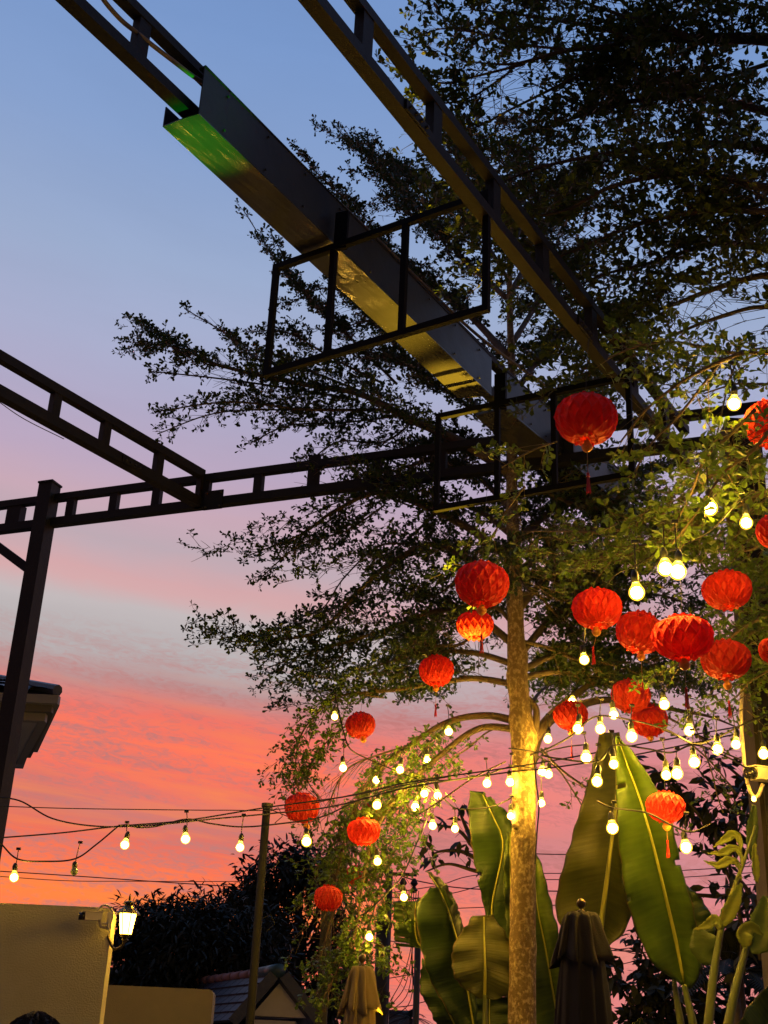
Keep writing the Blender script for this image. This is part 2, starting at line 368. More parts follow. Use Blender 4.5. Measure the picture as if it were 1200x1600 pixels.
HA = 6.75
A0 = PZ(100, 0, HA); A1 = PZ(300, 187, HA); dA = (A1-A0)/np.linalg.norm(A1-A0); A0 = A0-dA*1.5
Aend = A0+dA*(np.linalg.norm(PZ(930, 790, HA)-A0)); nA = np.cross(dA, Z)
dB0 = dA
beamA = ladder('ladder_beam', A0, Aend, .41, .085, .075, [on(A0, Aend, x, HA) for x in (100, 212, 320)], M_steel,
       'dark ladder beam at top left that runs into the sheet metal channel')
HB = 6.45
B0 = PZ(480, 0, HB); B1 = PZ(1075, 735, HB); dB = (B1-B0)/np.linalg.norm(B1-B0); B0 = B0-dB*1.5
ladder('ladder_beam', B0, B1, .43, .085, .08, [on(B0, B1, x, HB) for x in (480, 565, 676, 770, 848, 925, 990, 1040)], M_steelb,
       'long bare ladder beam slanting down through the leaves on the right', webw=.1)

for (q0, q1, fx, nm_) in ((B0, B1, 640, 0), (B0, B1, 905, 0), (C0, C1e, 200, 1)):
    sfr = on(q0, q1, fx, HB if not nm_ else HD); q = q0+(q1-q0)*sfr; dd_ = (q1-q0)/np.linalg.norm(q1-q0); nn_ = np.cross(dd_, Z)
    par = [o for o in COL.objects if o.get('category') == 'steel beam'][3 if not nm_ else 1]
    pl = MB().box(q+nn_*.05+Z*.04, dd_*.26, nn_*.012, Z*.07).build('splice_plate', M_steelb, par)
    for a in (-.09, -.03, .03, .09): MB().tube([q+nn_*.054+Z*.04+dd_*a, q+nn_*.072+Z*.04+dd_*a], .011, 6).build('bolt', M_pole, pl)
# sheet metal channel wrapped round beam A, in two lengths
HC = 6.68
def channel(L0, L1, R0, R1, hl, hr, label):
    L0, L1, R0, R1 = PZ(*L0, HC), PZ(*L1, HC), PZ(*R0, HC), PZ(*R1, HC)
    ctr = (L0+R1)/2; t = thing('metal_channel', ctr, label, 'metal channel', 'sheet metal channel lengths')
    n = 14; th = Z*.012; wd = (R0-L0)/np.linalg.norm(R0-L0)
    def sheet(nm, a0, a1, b0, b1, nrm, amp=0.0, mm=None):
        m_ = MB(); V = []; K = 5
        for i in range(n+1):
            s = i/n
            for k in range(K+1):
                u = k/K; q = (a0*(1-s)+a1*s)*(1-u)+(b0*(1-s)+b1*s)*u
                V.append(q+nrm*amp*math.sin(s*23+u*2)*math.sin(u*math.pi))
        V = np.array(V); nv = len(V); V2 = np.vstack([V, V+nrm*.008]); F = []
        for i in range(n):
            for k in range(K):
                a = i*(K+1)+k; q = (a, a+1, a+K+2, a+K+1); F.append(q); F.append(tuple(j+nv for j in q[::-1]))
        for i in range(n):
            for k in (0, K):
                a = i*(K+1)+k; b = a+K+1; F.append((a, b, b+nv, a+nv))
        for i in (0, n):
            for k in range(K):
                a = i*(K+1)+k; F.append((a, a+1, a+1+nv, a+nv))
        m_.add(V2, F); return m_.build(nm, mm or M_sheet, t)
    sheet('bottom_plate', L0, L1, R0, R1, Z, .006)
    sheet('side_plate', R0+Z*.01, R1+Z*.01, R0+Z*hr, R1+Z*hr, -wd, 0.0, M_sheetS)
    sheet('side_plate', L0+Z*.01, L1+Z*.01, L0+Z*hl, L1+Z*hl, wd, 0.0, M_sheetS)
    for s_ in np.linspace(.06, .94, 9):
        q = R0*(1-s_)+R1*s_
        for zz in (.05, hr-.05): MB().tube([q+Z*zz+wd*.004, q+Z*zz+wd*.014], .009, 6).build('rivet', M_sheetS, t)
    MB().bar(R0+Z*hr-wd*.02, R1+Z*hr-wd*.02, .05, .012).build('rim', M_steel, t)
    return t, L0, L1, R0, R1
chA = channel((254, 198), (716, 622), (311, 178), (768, 618), .15, .36, 'near length of the sheet metal channel, underside glowing green and gold')
chB = channel((742, 650), (930, 820), (792, 640), (985, 800), .15, .36, 'far length of the sheet metal channel ending among the leaves')
# a loosely fixed conduit along the top of the channel
cb = thing('conduit_cable', PZ(250, 90, 7.0), 'weathered beige cable looping along the ladder beam and channel top', 'cable')
pts = [PZ(150, -20, 7.0), PZ(165, 4, 6.98), PZ(190, 32, 6.98), PZ(215, 52, 6.96), PZ(240, 72, 6.96), PZ(270, 95, 6.98), PZ(300, 118, 7.0), PZ(318, 129, 7.0)]
MB().tube(smoothpts(pts), .014, 8).build('cable_run', M_cable, cb, True)
pts = [PZ(352, 148, 7.16), PZ(380, 176, 7.17), PZ(412, 202, 7.18), PZ(430, 222, 7.17), PZ(500, 288, 7.17), PZ(600, 384, 7.17), PZ(690, 472, 7.18), PZ(760, 535, 7.18), PZ(860, 608, 7.2)]
MB().tube(smoothpts(pts), .013, 8).build('cable_run', M_cable, cb, True)

# open rectangular sign frames hung across the beams
def sign_frame(tl, bl, tr_x, br, inner, z, label, dep=.03):
    a = PZ(*tl, z); b = PZ(*tr_x, z); zb = zat(a, bl[1])
    t = thing('sign_frame', ((a+b)/2).tolist(), label, 'metal frame', 'open rectangular frames hung under the beams')
    d = (b-a)/np.linalg.norm(b-a)
    MB().bar(a, b, .04, .045).build('rail', M_thin, t)
    a2 = np.array([a[0], a[1], zb]); zb2 = zat(b, br[1]); b2 = np.array([b[0], b[1], zb])
    MB().bar(a2, b2, .04, .045).build('rail', M_thin, t)
    for s in inner:
        q = a+(b-a)*s; MB().box((q[0], q[1], (z+zb)/2+.02), d*.04, np.cross(d, Z)*.036, Z*(z-zb-.04)).build('upright', M_thin, t)
    return t, a, b, zb
f1t, a1, b1, zb1 = sign_frame((428, 424), (414, 590), (765, 307), (765, 485), (0.012, .30, .635, .988), 6.60, 'upper open frame with four uprights under the gold lit channel')
q = a1+(b1-a1)*.33; MB().box((q[0], q[1], 6.60+.14), dD*.09, nD*.03, Z*.3).build('hanger_strap', M_thin, f1t)
f2t, a2_, b2_, zb2_ = sign_frame((682, 656), (674, 800), (985, 592), (985, 737), (.012, .33, .62, .988), 6.42, 'lower open frame beside the trunk in front of the cross beam')
q = a2_+(b2_-a2_)*.345; MB().box((q[0], q[1], 6.42+.14), dD*.09, nD*.03, Z*.3).build('hanger_strap', M_thin, f2t)

# left post
pp = PZ(78, 829, HD)+nD*.12
t = thing('steel_post', (pp[0], pp[1], 0), 'dark square steel post with cap at the left edge', 'post')
MB().box((pp[0], pp[1], 3.53), dD*.16, nD*.16, Z*7.06).build('shaft', M_steel, t)
MB().box((pp[0], pp[1], 7.07), dD*.18, nD*.18, Z*.02).build('cap_plate', M_steel, t)
q = np.array([pp[0], pp[1], zat(pp, 905)]); q2 = q-dD*.9+Z*.62
MB().bar(q, q2, .07, .09).build('knee_brace', M_steel, t)
# right column
rc = P(1200, 1250, 9.0)
t = thing('dark_column', (rc[0], rc[1], 0), 'broad dark steel column at the right edge carrying the camera', 'column')
MB().box((rc[0]+.03, rc[1], 3.3), (.26, 0, 0), (0, .26, 0), Z*6.6).build('shaft', M_steelb, t)
MB().box((rc[0]-.055, rc[1]-.15, 3.28), (.035, 0, 0), (0, .03, 0), Z*6.56).build('flange', M_steel, t)

# ------------------------------------------------------------------ walls, house, pavilion
def slab_wall(name, pl_, pr_, y, ydepth, m, label):
    a = P(*pl_, y); b = P(*pr_, y); z = (a[2]+b[2])/2
    t = thing(name, ((a[0]+b[0])/2, y, 0), label, 'wall')
    x0, x1 = a[0], b[0]; r_ = .045
    prof = [(x0, 0), (x1, 0), (x1, z-r_), (x1-r_*.3, z-r_*.3), (x1-r_, z), (x0, z)]
    n = len(prof); V = [(px, y, pz) for px, pz in prof]+[(px, y+ydepth, pz) for px, pz in prof]
    F = [tuple(range(n)), tuple(range(n, 2*n))[::-1]]+[(i, i+n, (i+1) % n+n, (i+1) % n) for i in range(n)]
    MB().add(V, F).build('wall_body', m, t)
    return t, z, x1
w1, z1, x1 = slab_wall('boundary_wall', (-260, 1402), (178, 1416), 9.0, .14, M_wall, 'tall ochre rendered wall with a security camera at its corner')
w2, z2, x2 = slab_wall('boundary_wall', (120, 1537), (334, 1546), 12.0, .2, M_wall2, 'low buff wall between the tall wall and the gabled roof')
# side house eave at the left edge
he = P(92, 1086, 14.0); zt = he[2]; hx = he[0]; fy = 14.0
hf = PZ(55, 1199, zt-.3); by = hf[1]
t = thing('house', (hx-4, by+2, 0), 'grey house with tiled hip roof whose eave shows behind the left post', 'house')
MB().box((hf[0]-5.5, by+2.05, zt/2-.2), (8.0, 0, 0), (0, 4.0, 0), Z*(zt-.4)).build('wall', M_grey, t)
ex = np.array([hf[0]-hx, by-fy, 0]); ed_ = ex/np.linalg.norm(ex); en = np.cross(ed_, Z)   # outward along +x
def prism4(a, b, c, d, z0, z1):
    return MB().add([(*q[:2], z) for z in (z0, z1) for q in (a, b, c, d)], [(0, 1, 2, 3), (7, 6, 5, 4), (0, 4, 5, 1), (1, 5, 6, 2), (2, 6, 7, 3), (3, 7, 4, 0)])
fr_ = np.array([hx, fy]); br_ = np.array([hf[0], by]); lft = np.array([-8.0, 0])
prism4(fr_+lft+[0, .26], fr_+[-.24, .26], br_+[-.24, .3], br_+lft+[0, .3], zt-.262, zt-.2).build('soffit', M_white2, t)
for k, (o_, h0, h1, mm_) in enumerate(((.0, -.0, -.10, M_greyl), (.08, -.10, -.18, M_grey), (.16, -.18, -.27, M_greyl))):
    prism4(fr_+lft+[0, o_], fr_+[-o_, o_], fr_+[-o_, o_+.1], fr_+lft+[0, o_+.1], zt+h1, zt+h0).build('fascia', mm_, t)
    prism4(fr_+[-o_-.1, o_+.1], fr_+[-o_, o_+.1], br_+[-o_, -.002*k], br_+[-o_-.1, -.002*k], zt+h1, zt+h0-.002).build('fascia', mm_, t)
prism4(fr_+[-.75, .9], fr_+[-.70, .9], br_+[-.55, -.5], br_+[-.60, -.5], zt-.29, zt-.245).build('soffit_pipe', M_greyl, t)
rs = math.tan(R(24))
for row in range(6):
    s0 = .0+row*.22
    for col in range(14):
        xr = hx-.12-s0*1.25-col*.24; V = []; F = []
        for u in np.linspace(0, math.pi, 6):
            for e in (0, 1): V.append((xr-.12-math.cos(u)*.12, fy+s0+.26*e, zt+rs*s0+rs*.26*e+.045*math.sin(u)+.03*(1-e)+.02))
        for i in range(5): F.append((2*i, 2*i+2, 2*i+3, 2*i+1))
        MB().add(V, F).build('tile', M_tile, t)
MB().add([(hx-8, fy, zt+.004), (hx-.02, fy, zt+.004), (hf[0], by, zt+.004), (hx-8, by, zt+.004), (hx-3, fy+2.2, zt+rs*2.1), (hx-8, fy+2.2, zt+rs*2.1)],
         [(0, 1, 4, 5), (1, 2, 4), (2, 3, 5, 4), (0, 3, 2, 1), (0, 5, 3)]).build('roof', M_tile, t)
MB().tube([(hx-.03, fy+.03, zt+.06), (hx-3, fy+2.2, zt+rs*2.1+.05)], .07, 8).build('ridge_cap', M_tile, t)

# gate pavilion with small gabled roof
py_ = 20.0
ap = P(437, 1520, py_); gl = P(378, 1583, py_); gr_ = P(494, 1583, py_)
t = thing('gabled_pavilion', (ap[0], py_, 0), 'small white gabled pavilion with dark blue tiled roof behind the low wall', 'pavilion')
back = np.array([-2.2, 3.6, 0]); hz = ap[2]; ez = gl[2]-.02; xl, xr = gl[0]+.12, gr_[0]-.12
MB().add([(xl, py_+.25, ez), (xr, py_+.25, ez), (ap[0], py_+.25, hz-.12), (xl-1.6, py_+3.6, ez), (xr-1.6, py_+3.6, ez), (ap[0]-1.6, py_+3.6, hz-.12)],
         [(0, 1, 2), (3, 5, 4), (0, 3, 4, 1)]).build('gable', M_white, t)
def slope_plane(e0, name, flip):
    rdg0 = np.array([ap[0], py_, hz]); rdg1 = rdg0+np.array([-1.75, 3.7, 0]); ee0 = np.array([e0, py_, ez-.08]); ee1 = ee0+np.array([-1.75, 3.7, 0])
    nrm = np.cross(rdg1-rdg0, ee0-rdg0); nrm /= np.linalg.norm(nrm); nrm *= np.sign(nrm[2])
    nr, nc = 5, 12
    for i in range(nr):
        u0, u1 = i/nr, (i+1)/nr+.03
        for j in range(nc):
            s0_, s1_ = j/nc+.003, (j+1)/nc-.003
            q = [rdg0*(1-s)*(1-u)+rdg1*s*(1-u)+ee0*(1-s)*u+ee1*s*u for s, u in ((s0_, u0), (s1_, u0), (s1_, u1), (s0_, u1))]
            q = [a+nrm*(.012 if k < 2 else .045) for k, a in enumerate(q)]+[a-nrm*.01 for a in q]
            MB().add(q, [(0, 1, 2, 3), (7, 6, 5, 4), (0, 4, 5, 1), (1, 5, 6, 2), (2, 6, 7, 3), (3, 7, 4, 0)]).build('tile', M_tile, t)
    MB().bar(rdg0+nrm*.02-Z*.1, ee0+nrm*.02-Z*.1, .12, .16).build('barge_board', M_tile, t)
    return rdg0, rdg1
r0_, r1_ = slope_plane(gl[0]-.05, 'l', 1); slope_plane(gr_[0]+.05, 'r', 0)
MB().tube([r0_+Z*.03+np.array([0, -.06, 0]), r0_+Z*.03+(r1_-r0_)*.2], [.10, .09], 10).build('ridge_cap', M_green, t, True)
for k in range(8): MB().tube([r0_+Z*.04+(r1_-r0_)*(.2+k*.1), r0_+Z*.04+(r1_-r0_)*(.298+k*.1)], [.075, .06], 8).build('ridge_tile', M_pink, t, True)
cx = P(428, 1588, py_+.1)
for k, (w_, h_) in enumerate(((.66, .10), (.58, .08), (.50, .08), (.42, 2.2))):
    zc = ez-.06-sum((.10, .08, .08, 2.2)[:k])-h_/2
    MB().box((cx[0], py_+.35, zc), (w_, 0, 0), (0, w_, 0), Z*h_).build('column_moulding', M_cream if k < 3 else M_white, t)
MB().box((ap[0]-1.0, py_+2.2, ez/2-.05), (2.2, 0, 0), (0, 2.6, 0), Z*(ez-.2)).build('wall', M_grey, t)

# distant buildings and palms along the horizon
t = thing('distant_building', P(625, 1600, 120)*np.array([1, 1, 0]), 'tiny dark distant building low between the poles', 'building')
b_ = P(625, 1586, 120); MB().box((b_[0], 120, b_[2]/2), (2.0, 0, 0), (0, 4, 0), Z*b_[2]).build('wall', M_grey, t)
MB().box((b_[0], 120, b_[2]+.15), (2.4, 0, 0), (0, 4.4, 0), Z*.3).build('roof', M_tile, t)

# ------------------------------------------------------------------ poles
def pole(px0, py0, y, r0, r1, m, name, label, extra=None):
    q = P(px0, py0, y); t = thing(name, (q[0], y, 0), label, 'pole')
    MB().tube([(q[0], y, 0), (q[0], y, q[2]*.5), (q[0], y, q[2])], [r0, (r0+r1)/2, r1], 14).build('shaft', m, t, True)
    if extra: extra(t, q)
    return t
def ties(t, q):
    for k in (0.05, .9, .42):
        z = q[2]-k
        MB().tube([(q[0]+.04, q[1]-.04, z), (q[0]+.1, q[1]-.05, z+.03), (q[0]+.14, q[1]-.05, z-.04), (q[0]+.08, q[1]-.05, z-.1)], .004, 5).build('wire_tie', M_cord, t)
    MB().lathe([(0.001, .02), (.045, .018), (.045, -.01)], 12, (q[0], q[1], q[2])).build('cap', M_pole, t)
pole(417, 1259, 10.5, .036, .033, M_polD, 'metal_pole', 'slim pale grey metal pole rising before the dark trees', ties)
q = P(514, 1425, 14); t = thing('utility_pole', (q[0], 14, 0), 'square grey concrete pole below the lowest lantern', 'pole')
MB().box((q[0]-.02, 14, q[2]/2), (.12, 0, 0), (0, .12, 0), Z*q[2]).build('shaft', M_conc, t)
MB().box((q[0]-.02, 13.93, q[2]/2), (.03, 0, 0), (0, .02, 0), Z*(q[2]-.3)).build('rib', M_pole, t)
MB().box((q[0]-.02, 14, q[2]+.01), (.14, 0, 0), (0, .14, 0), Z*.02).build('cap', M_pole, t)
def ins(t, q):
    MB().bar((q[0]-.1, q[1], q[2]-.12), (q[0]+.55, q[1], q[2]-.12), .05, .06).build('cross_arm', M_dpole, t)
    for dx in (.28, .5): MB().lathe([(.03, -.4), (.08, -.35), (.03, -.28), (.08, -.22), (.03, -.12)], 10, (q[0]+dx, q[1]-.05, q[2]-.05)).build('insulator', M_dpole, t)
    for k in range(7):
        a = np.array([q[0]+.3+.05*k, q[1], q[2]-.4]); MB().tube(smoothpts([a, a+[.2-.05*k, 0, -.8-.1*k], a+[.05, 0, -1.6-.15*k], [q[0]+.1, q[1], q[2]-2.5-.1*k]]), .008, 4).build('drop_wire', M_cord, t)
pole(609, 1358, 26, .085, .07, M_dpole, 'utility_pole', 'thin dark utility pole with cross arm and drop wires', ins)
def bands(t, q):
    for k in (.2, 1.1, 1.3): MB().tube([(q[0], q[1], q[2]-k), (q[0], q[1], q[2]-k-.07)], .125, 12).build('band', M_dpole, t)
pole(600, 1417, 18, .105, .095, M_dpole, 'utility_pole', 'thick dark wooden pole just beside the olive parasol', bands)
pole(653, 1470, 17, .042, .042, M_pole, 'metal_pole', 'slim blue grey pole under the torn banana leaf')

# ------------------------------------------------------------------ security cameras and wall lantern
def cctv(c, yaw, label, s=1.0, flip=1):
    t = thing('security_camera', c, label, 'security camera')
    c = np.array(c); d = np.array([math.cos(yaw), math.sin(yaw), -.06]); d /= np.linalg.norm(d); sd = np.cross(d, Z); up = np.cross(sd, d)
    MB().box(c+d*.02*s, d*.16*s, sd*.075*s, up*.07*s).build('body', M_cream, t)
    MB().box(c+d*.03*s+up*.041*s, d*.2*s, sd*.085*s, up*.008*s).build('sun_shield', M_cream, t)
    MB().tube([c+d*.10*s, c+d*.155*s], .034*s, 16).build('lens_housing', M_black, t, True)
    MB().tube([c-d*.04*s-up*.03*s, c-d*.06*s-up*.09*s, c-d*.11*s-up*.1*s], .014*s, 10).build('bracket', M_cream, t, True)
    MB().box(c-d*.13*s-up*.04*s, d*.03*s, sd*.13*s, up*.15*s).build('junction_box', M_cream, t)
    return t, d, sd, up
cc = P(149, 1432, 8.90)
ct, d_, s_, u_ = cctv(cc, math.pi+.35, 'cream bullet security camera with black lens on the tall ochre wall', .72)
pts = [P(152, 1423, 8.9), P(161, 1415, 8.9), P(172, 1418, 8.9), P(176, 1430, 8.9), P(172, 1442, 8.9), P(160, 1443, 8.9)]
MB().tube(smoothpts(pts), .008, 8).build('cable_loop', M_cream, ct, True)
cc = P(1197, 1211, 8.6)
ct, d_, s_, u_ = cctv(cc, math.pi+.5, 'cream bullet security camera on the dark column at the right edge', 1.15)
pts = [P(1160, 1060, 8.6), P(1158, 1120, 8.6), P(1162, 1180, 8.6), P(1166, 1215, 8.6), P(1174, 1240, 8.6), P(1184, 1244, 8.6), P(1192, 1225, 8.6)]
MB().tube(smoothpts(pts), .014, 8).build('cable_loop', M_cream, ct, True)

lc = P(198, 1444, 9.0)
t = thing('wall_lantern', lc, 'lit classic carriage lantern on a curled bracket beside the tall wall', 'wall lantern')
hexf = lambda th, u: 1.0
def hexa(prof, nm, m, ph=0, seg=6):
    MB().lathe(prof, seg, lc).build(nm, m, t)
K8 = .86
hexa(K8*np.array([(.045, -.075), (.058, .0), (.067, .075)]), 'glass', M_lampg)
hexa(K8*np.array([(.10, .075), (.095, .085), (.055, .12), (.03, .15), (.045, .158), (.04, .17), (.012, .18), (.008, .215), (.002, .235)]), 'cap', M_bronze, seg=12)
for k in range(6):
    th = 2*math.pi*k/6; a, b = math.cos(th), math.sin(th)
    MB().bar((lc[0]+K8*.046*a, lc[1]+K8*.046*b, lc[2]-K8*.075), (lc[0]+K8*.068*a, lc[1]+K8*.068*b, lc[2]+K8*.075), .005, .005).build('glazing_bar', M_bronze, t)
hexa(K8*np.array([(.05, -.078), (.05, -.085), (.02, -.11), (.03, -.12), (.005, -.14)]), 'base', M_bronze, seg=12)
MB().tube(smoothpts([lc+[0, 0, -.1], lc+[-.02, 0, -.15], lc+[-.07, 0, -.16], lc+[-.11, 0, -.1], lc+[-.13, .02, -.06]]), .009, 8).build('bracket', M_bronze, t, True)

# ------------------------------------------------------------------ person near the camera, seen only as the top of a head
hd = P(57, 1580, 4.4); hx_, hy_, ht = hd[0], 4.4, hd[2]
t = thing('person', (hx_, hy_, 0), 'dark haired person standing in front of the ochre wall, top of head showing', 'person')
me = bpy.data.meshes.new('body'); s_ = ht/1.75
jt = {'pel': (0, 0, .95, .14), 'wst': (0, .01, 1.1, .125), 'chs': (0, .01, 1.32, .155), 'nk': (0, 0, 1.47, .06), 'hb': (0, .02, 1.55, .07), 'hm': (0, .02, 1.64, .088), 'htp': (0, .01, 1.70, .06)}
for sd, sg in (('l', -1), ('r', 1)):
    jt.update({sd+'sh': (.17*sg, 0, 1.42, .06), sd+'el': (.23*sg, -.02, 1.14, .045), sd+'wr': (.22*sg, .1, .92, .032), sd+'ha': (.21*sg, .14, .84, .03),
               sd+'hp': (.09*sg, 0, .9, .1), sd+'kn': (.10*sg, .01, .5, .065), sd+'an': (.11*sg, 0, .09, .042), sd+'ft': (.12*sg, .17, .04, .04)})
ks = list(jt); ed = [('pel', 'wst'), ('wst', 'chs'), ('chs', 'nk'), ('nk', 'hb'), ('hb', 'hm'), ('hm', 'htp')]
for sd in 'lr': ed += [('chs', sd+'sh'), (sd+'sh', sd+'el'), (sd+'el', sd+'wr'), (sd+'wr', sd+'ha'), ('pel', sd+'hp'), (sd+'hp', sd+'kn'), (sd+'kn', sd+'an'), (sd+'an', sd+'ft')]
me.from_pydata([(jt[k][0]*s_, jt[k][1]*s_, jt[k][2]*s_) for k in ks], [(ks.index(a), ks.index(b)) for a, b in ed], [])
bo = link('body', me, t); sk = bo.modifiers.new('skin', 'SKIN'); bo.modifiers.new('sub', 'SUBSURF').levels = 2; bo.modifiers['sub'].render_levels = 2
for i, k in enumerate(ks):
    v_ = me.skin_vertices[0].data[i]; v_.radius = (jt[k][3]*s_, jt[k][3]*s_*(.8 if k in ('chs', 'wst', 'pel') else 1)); v_.use_root = (k == 'pel')
me.materials.append(M_shirt)
# hair: cap of strands round the skull
hb = MB(); c0 = np.array([hx_, hy_+.02, ht-.115]); V = []; F = []; nu, nv = 40, 18
for j in range(nv+1):
    ph = j/nv*math.pi*.72
    for i in range(nu):
        th = 2*math.pi*i/nu; r_ = .105+.006*math.sin(9*th+3*ph)+.005*math.sin(17*th-5*ph)+rng.normal(0, .0015)
        V.append(c0+[r_*.92*math.sin(ph)*math.cos(th), r_*1.06*math.sin(ph)*math.sin(th), r_*1.02*math.cos(ph)])
for j in range(nv):
    for i in range(nu): F.append((j*nu+i, j*nu+(i+1) % nu, (j+1)*nu+(i+1) % nu, (j+1)*nu+i))
hb.add(V, F)
for k in range(1400):
    th = rng.uniform(0, 2*math.pi); ph = rng.uniform(0, 1.7)
    nrm = np.array([math.sin(ph)*math.cos(th), math.sin(ph)*math.sin(th), math.cos(ph)]); p0 = c0+nrm*[.1, .112, .105]
    tg = np.cross(nrm, [math.sin(k), math.cos(k*1.3), .3]); tg /= np.linalg.norm(tg); L_ = rng.uniform(.015, .04)
    hb.add([p0-tg*.001, p0+tg*.0015, p0+nrm*.010+tg*L_*.6-Z*.004, p0+nrm*.012+tg*L_-Z*.012], [(0, 1, 2), (0, 2, 3)])
hb.build('hair', M_hair, t)
for sg in (-1, 1):
    MB().lathe([(.004, -.03), (.014, -.015), (.016, .01), (.008, .03)], 8, (hx_+.088*sg, hy_+.02, ht-.15)).build('ear', M_skin, t, True)

# ------------------------------------------------------------------ closed parasols
def parasol(top, sc, mcol, label, ph=0.0):
    t = thing('closed_parasol', (top[0], top[1], 0), label, 'parasol'); zt_ = top[2]
    MB().tube([(top[0], top[1], 0), (top[0], top[1], zt_-.05)], .024, 12).build('pole', M_bronze, t, True)
    MB().lathe([(.001, .030), (.014, .026), (.025, .012), (.027, 0), (.022, -.014), (.012, -.022), (.010, -.034), (.022, -.038), (.024, -.05)], 16, top).build('finial', M_bronze, t, True)
    def cloth(prof, nm, nf, amp, drop, seed):
        seg = 96; r_ = np.random.default_rng(seed); aa = r_.uniform(.6, 1.4, nf); pp_ = r_.uniform(-.25, .25, nf); V = []; F = []; n = len(prof)
        for i, (rr, z) in enumerate(prof):
            u = i/(n-1)
            for k in range(seg):
                th = 2*math.pi*k/seg+ph; fi = int((th*nf/(2*math.pi)) % nf); f = (th*nf/(2*math.pi)) % 1
                w = math.cos(2*math.pi*f+pp_[fi]*0)
                rad = rr*(1+.018*math.sin(23*th+z*18+seed)+.02*math.sin(5*th-z*25)+amp*u**.7*w*aa[fi]*(.5 if w < 0 else 1)+.06*math.sin(2*th+seed))*sc
                V.append((top[0]+rad*math.cos(th+.15*u*w), top[1]+rad*math.sin(th+.15*u*w), zt_+z+.004*math.sin(9*th+z*40)-drop*(.5+.5*w)*(u**3)*aa[fi]+.02*u*math.sin(3*th+seed)))
        m_ = MB(); V = np.array(V); inner = V.copy(); cxy = np.array([top[0], top[1]])
        inner[:, :2] = cxy+(inner[:, :2]-cxy)*.97; nv = len(V)
        for i in range(n-1):
            for k in range(seg):
                k2 = (k+1) % seg; q = (i*seg+k, i*seg+k2, (i+1)*seg+k2, (i+1)*seg+k); F.append(q); F.append(tuple(j+nv for j in q[::-1]))
        for k in range(seg):
            k2 = (k+1) % seg; a = (n-1)*seg; F.append((a+k, a+k2, a+k2+nv, a+k+nv))
        F.append(tuple(range(seg))[::-1])
        m_.add(np.vstack([V, inner]), F); return m_.build(nm, mcol, t, True)
    cloth([(.055, -.05), (.085, -.055), (.095, -.08), (.108, -.13), (.118, -.18), (.130, -.23), (.142, -.28), (.150, -.31)], 'vent_flap', 9, .24, .03, 3)
    cloth([(.09, -.14), (.115, -.24), (.13, -.34), (.148, -.5), (.165, -.7), (.18, -.95), (.195, -1.2), (.195, -1.4), (.16, -1.5), (.12, -1.56), (.15, -1.7), (.19, -1.85)], 'canopy', 13, .20, .04, 5)
    MB().lathe([(.15, -1.535), (.155, -1.56), (.15, -1.585)], 24, (top[0], top[1], zt_)).build('tie_strap', mcol, t, True)
    return t
parasol(P(908, 1412, 7.5), 1.0, M_umbD, 'closed dark brown parasol with round finial before the banana leaves')
parasol(P(566, 1498, 8.8), .78, M_umbY, 'closed olive yellow parasol beside the dark wooden pole', .5)

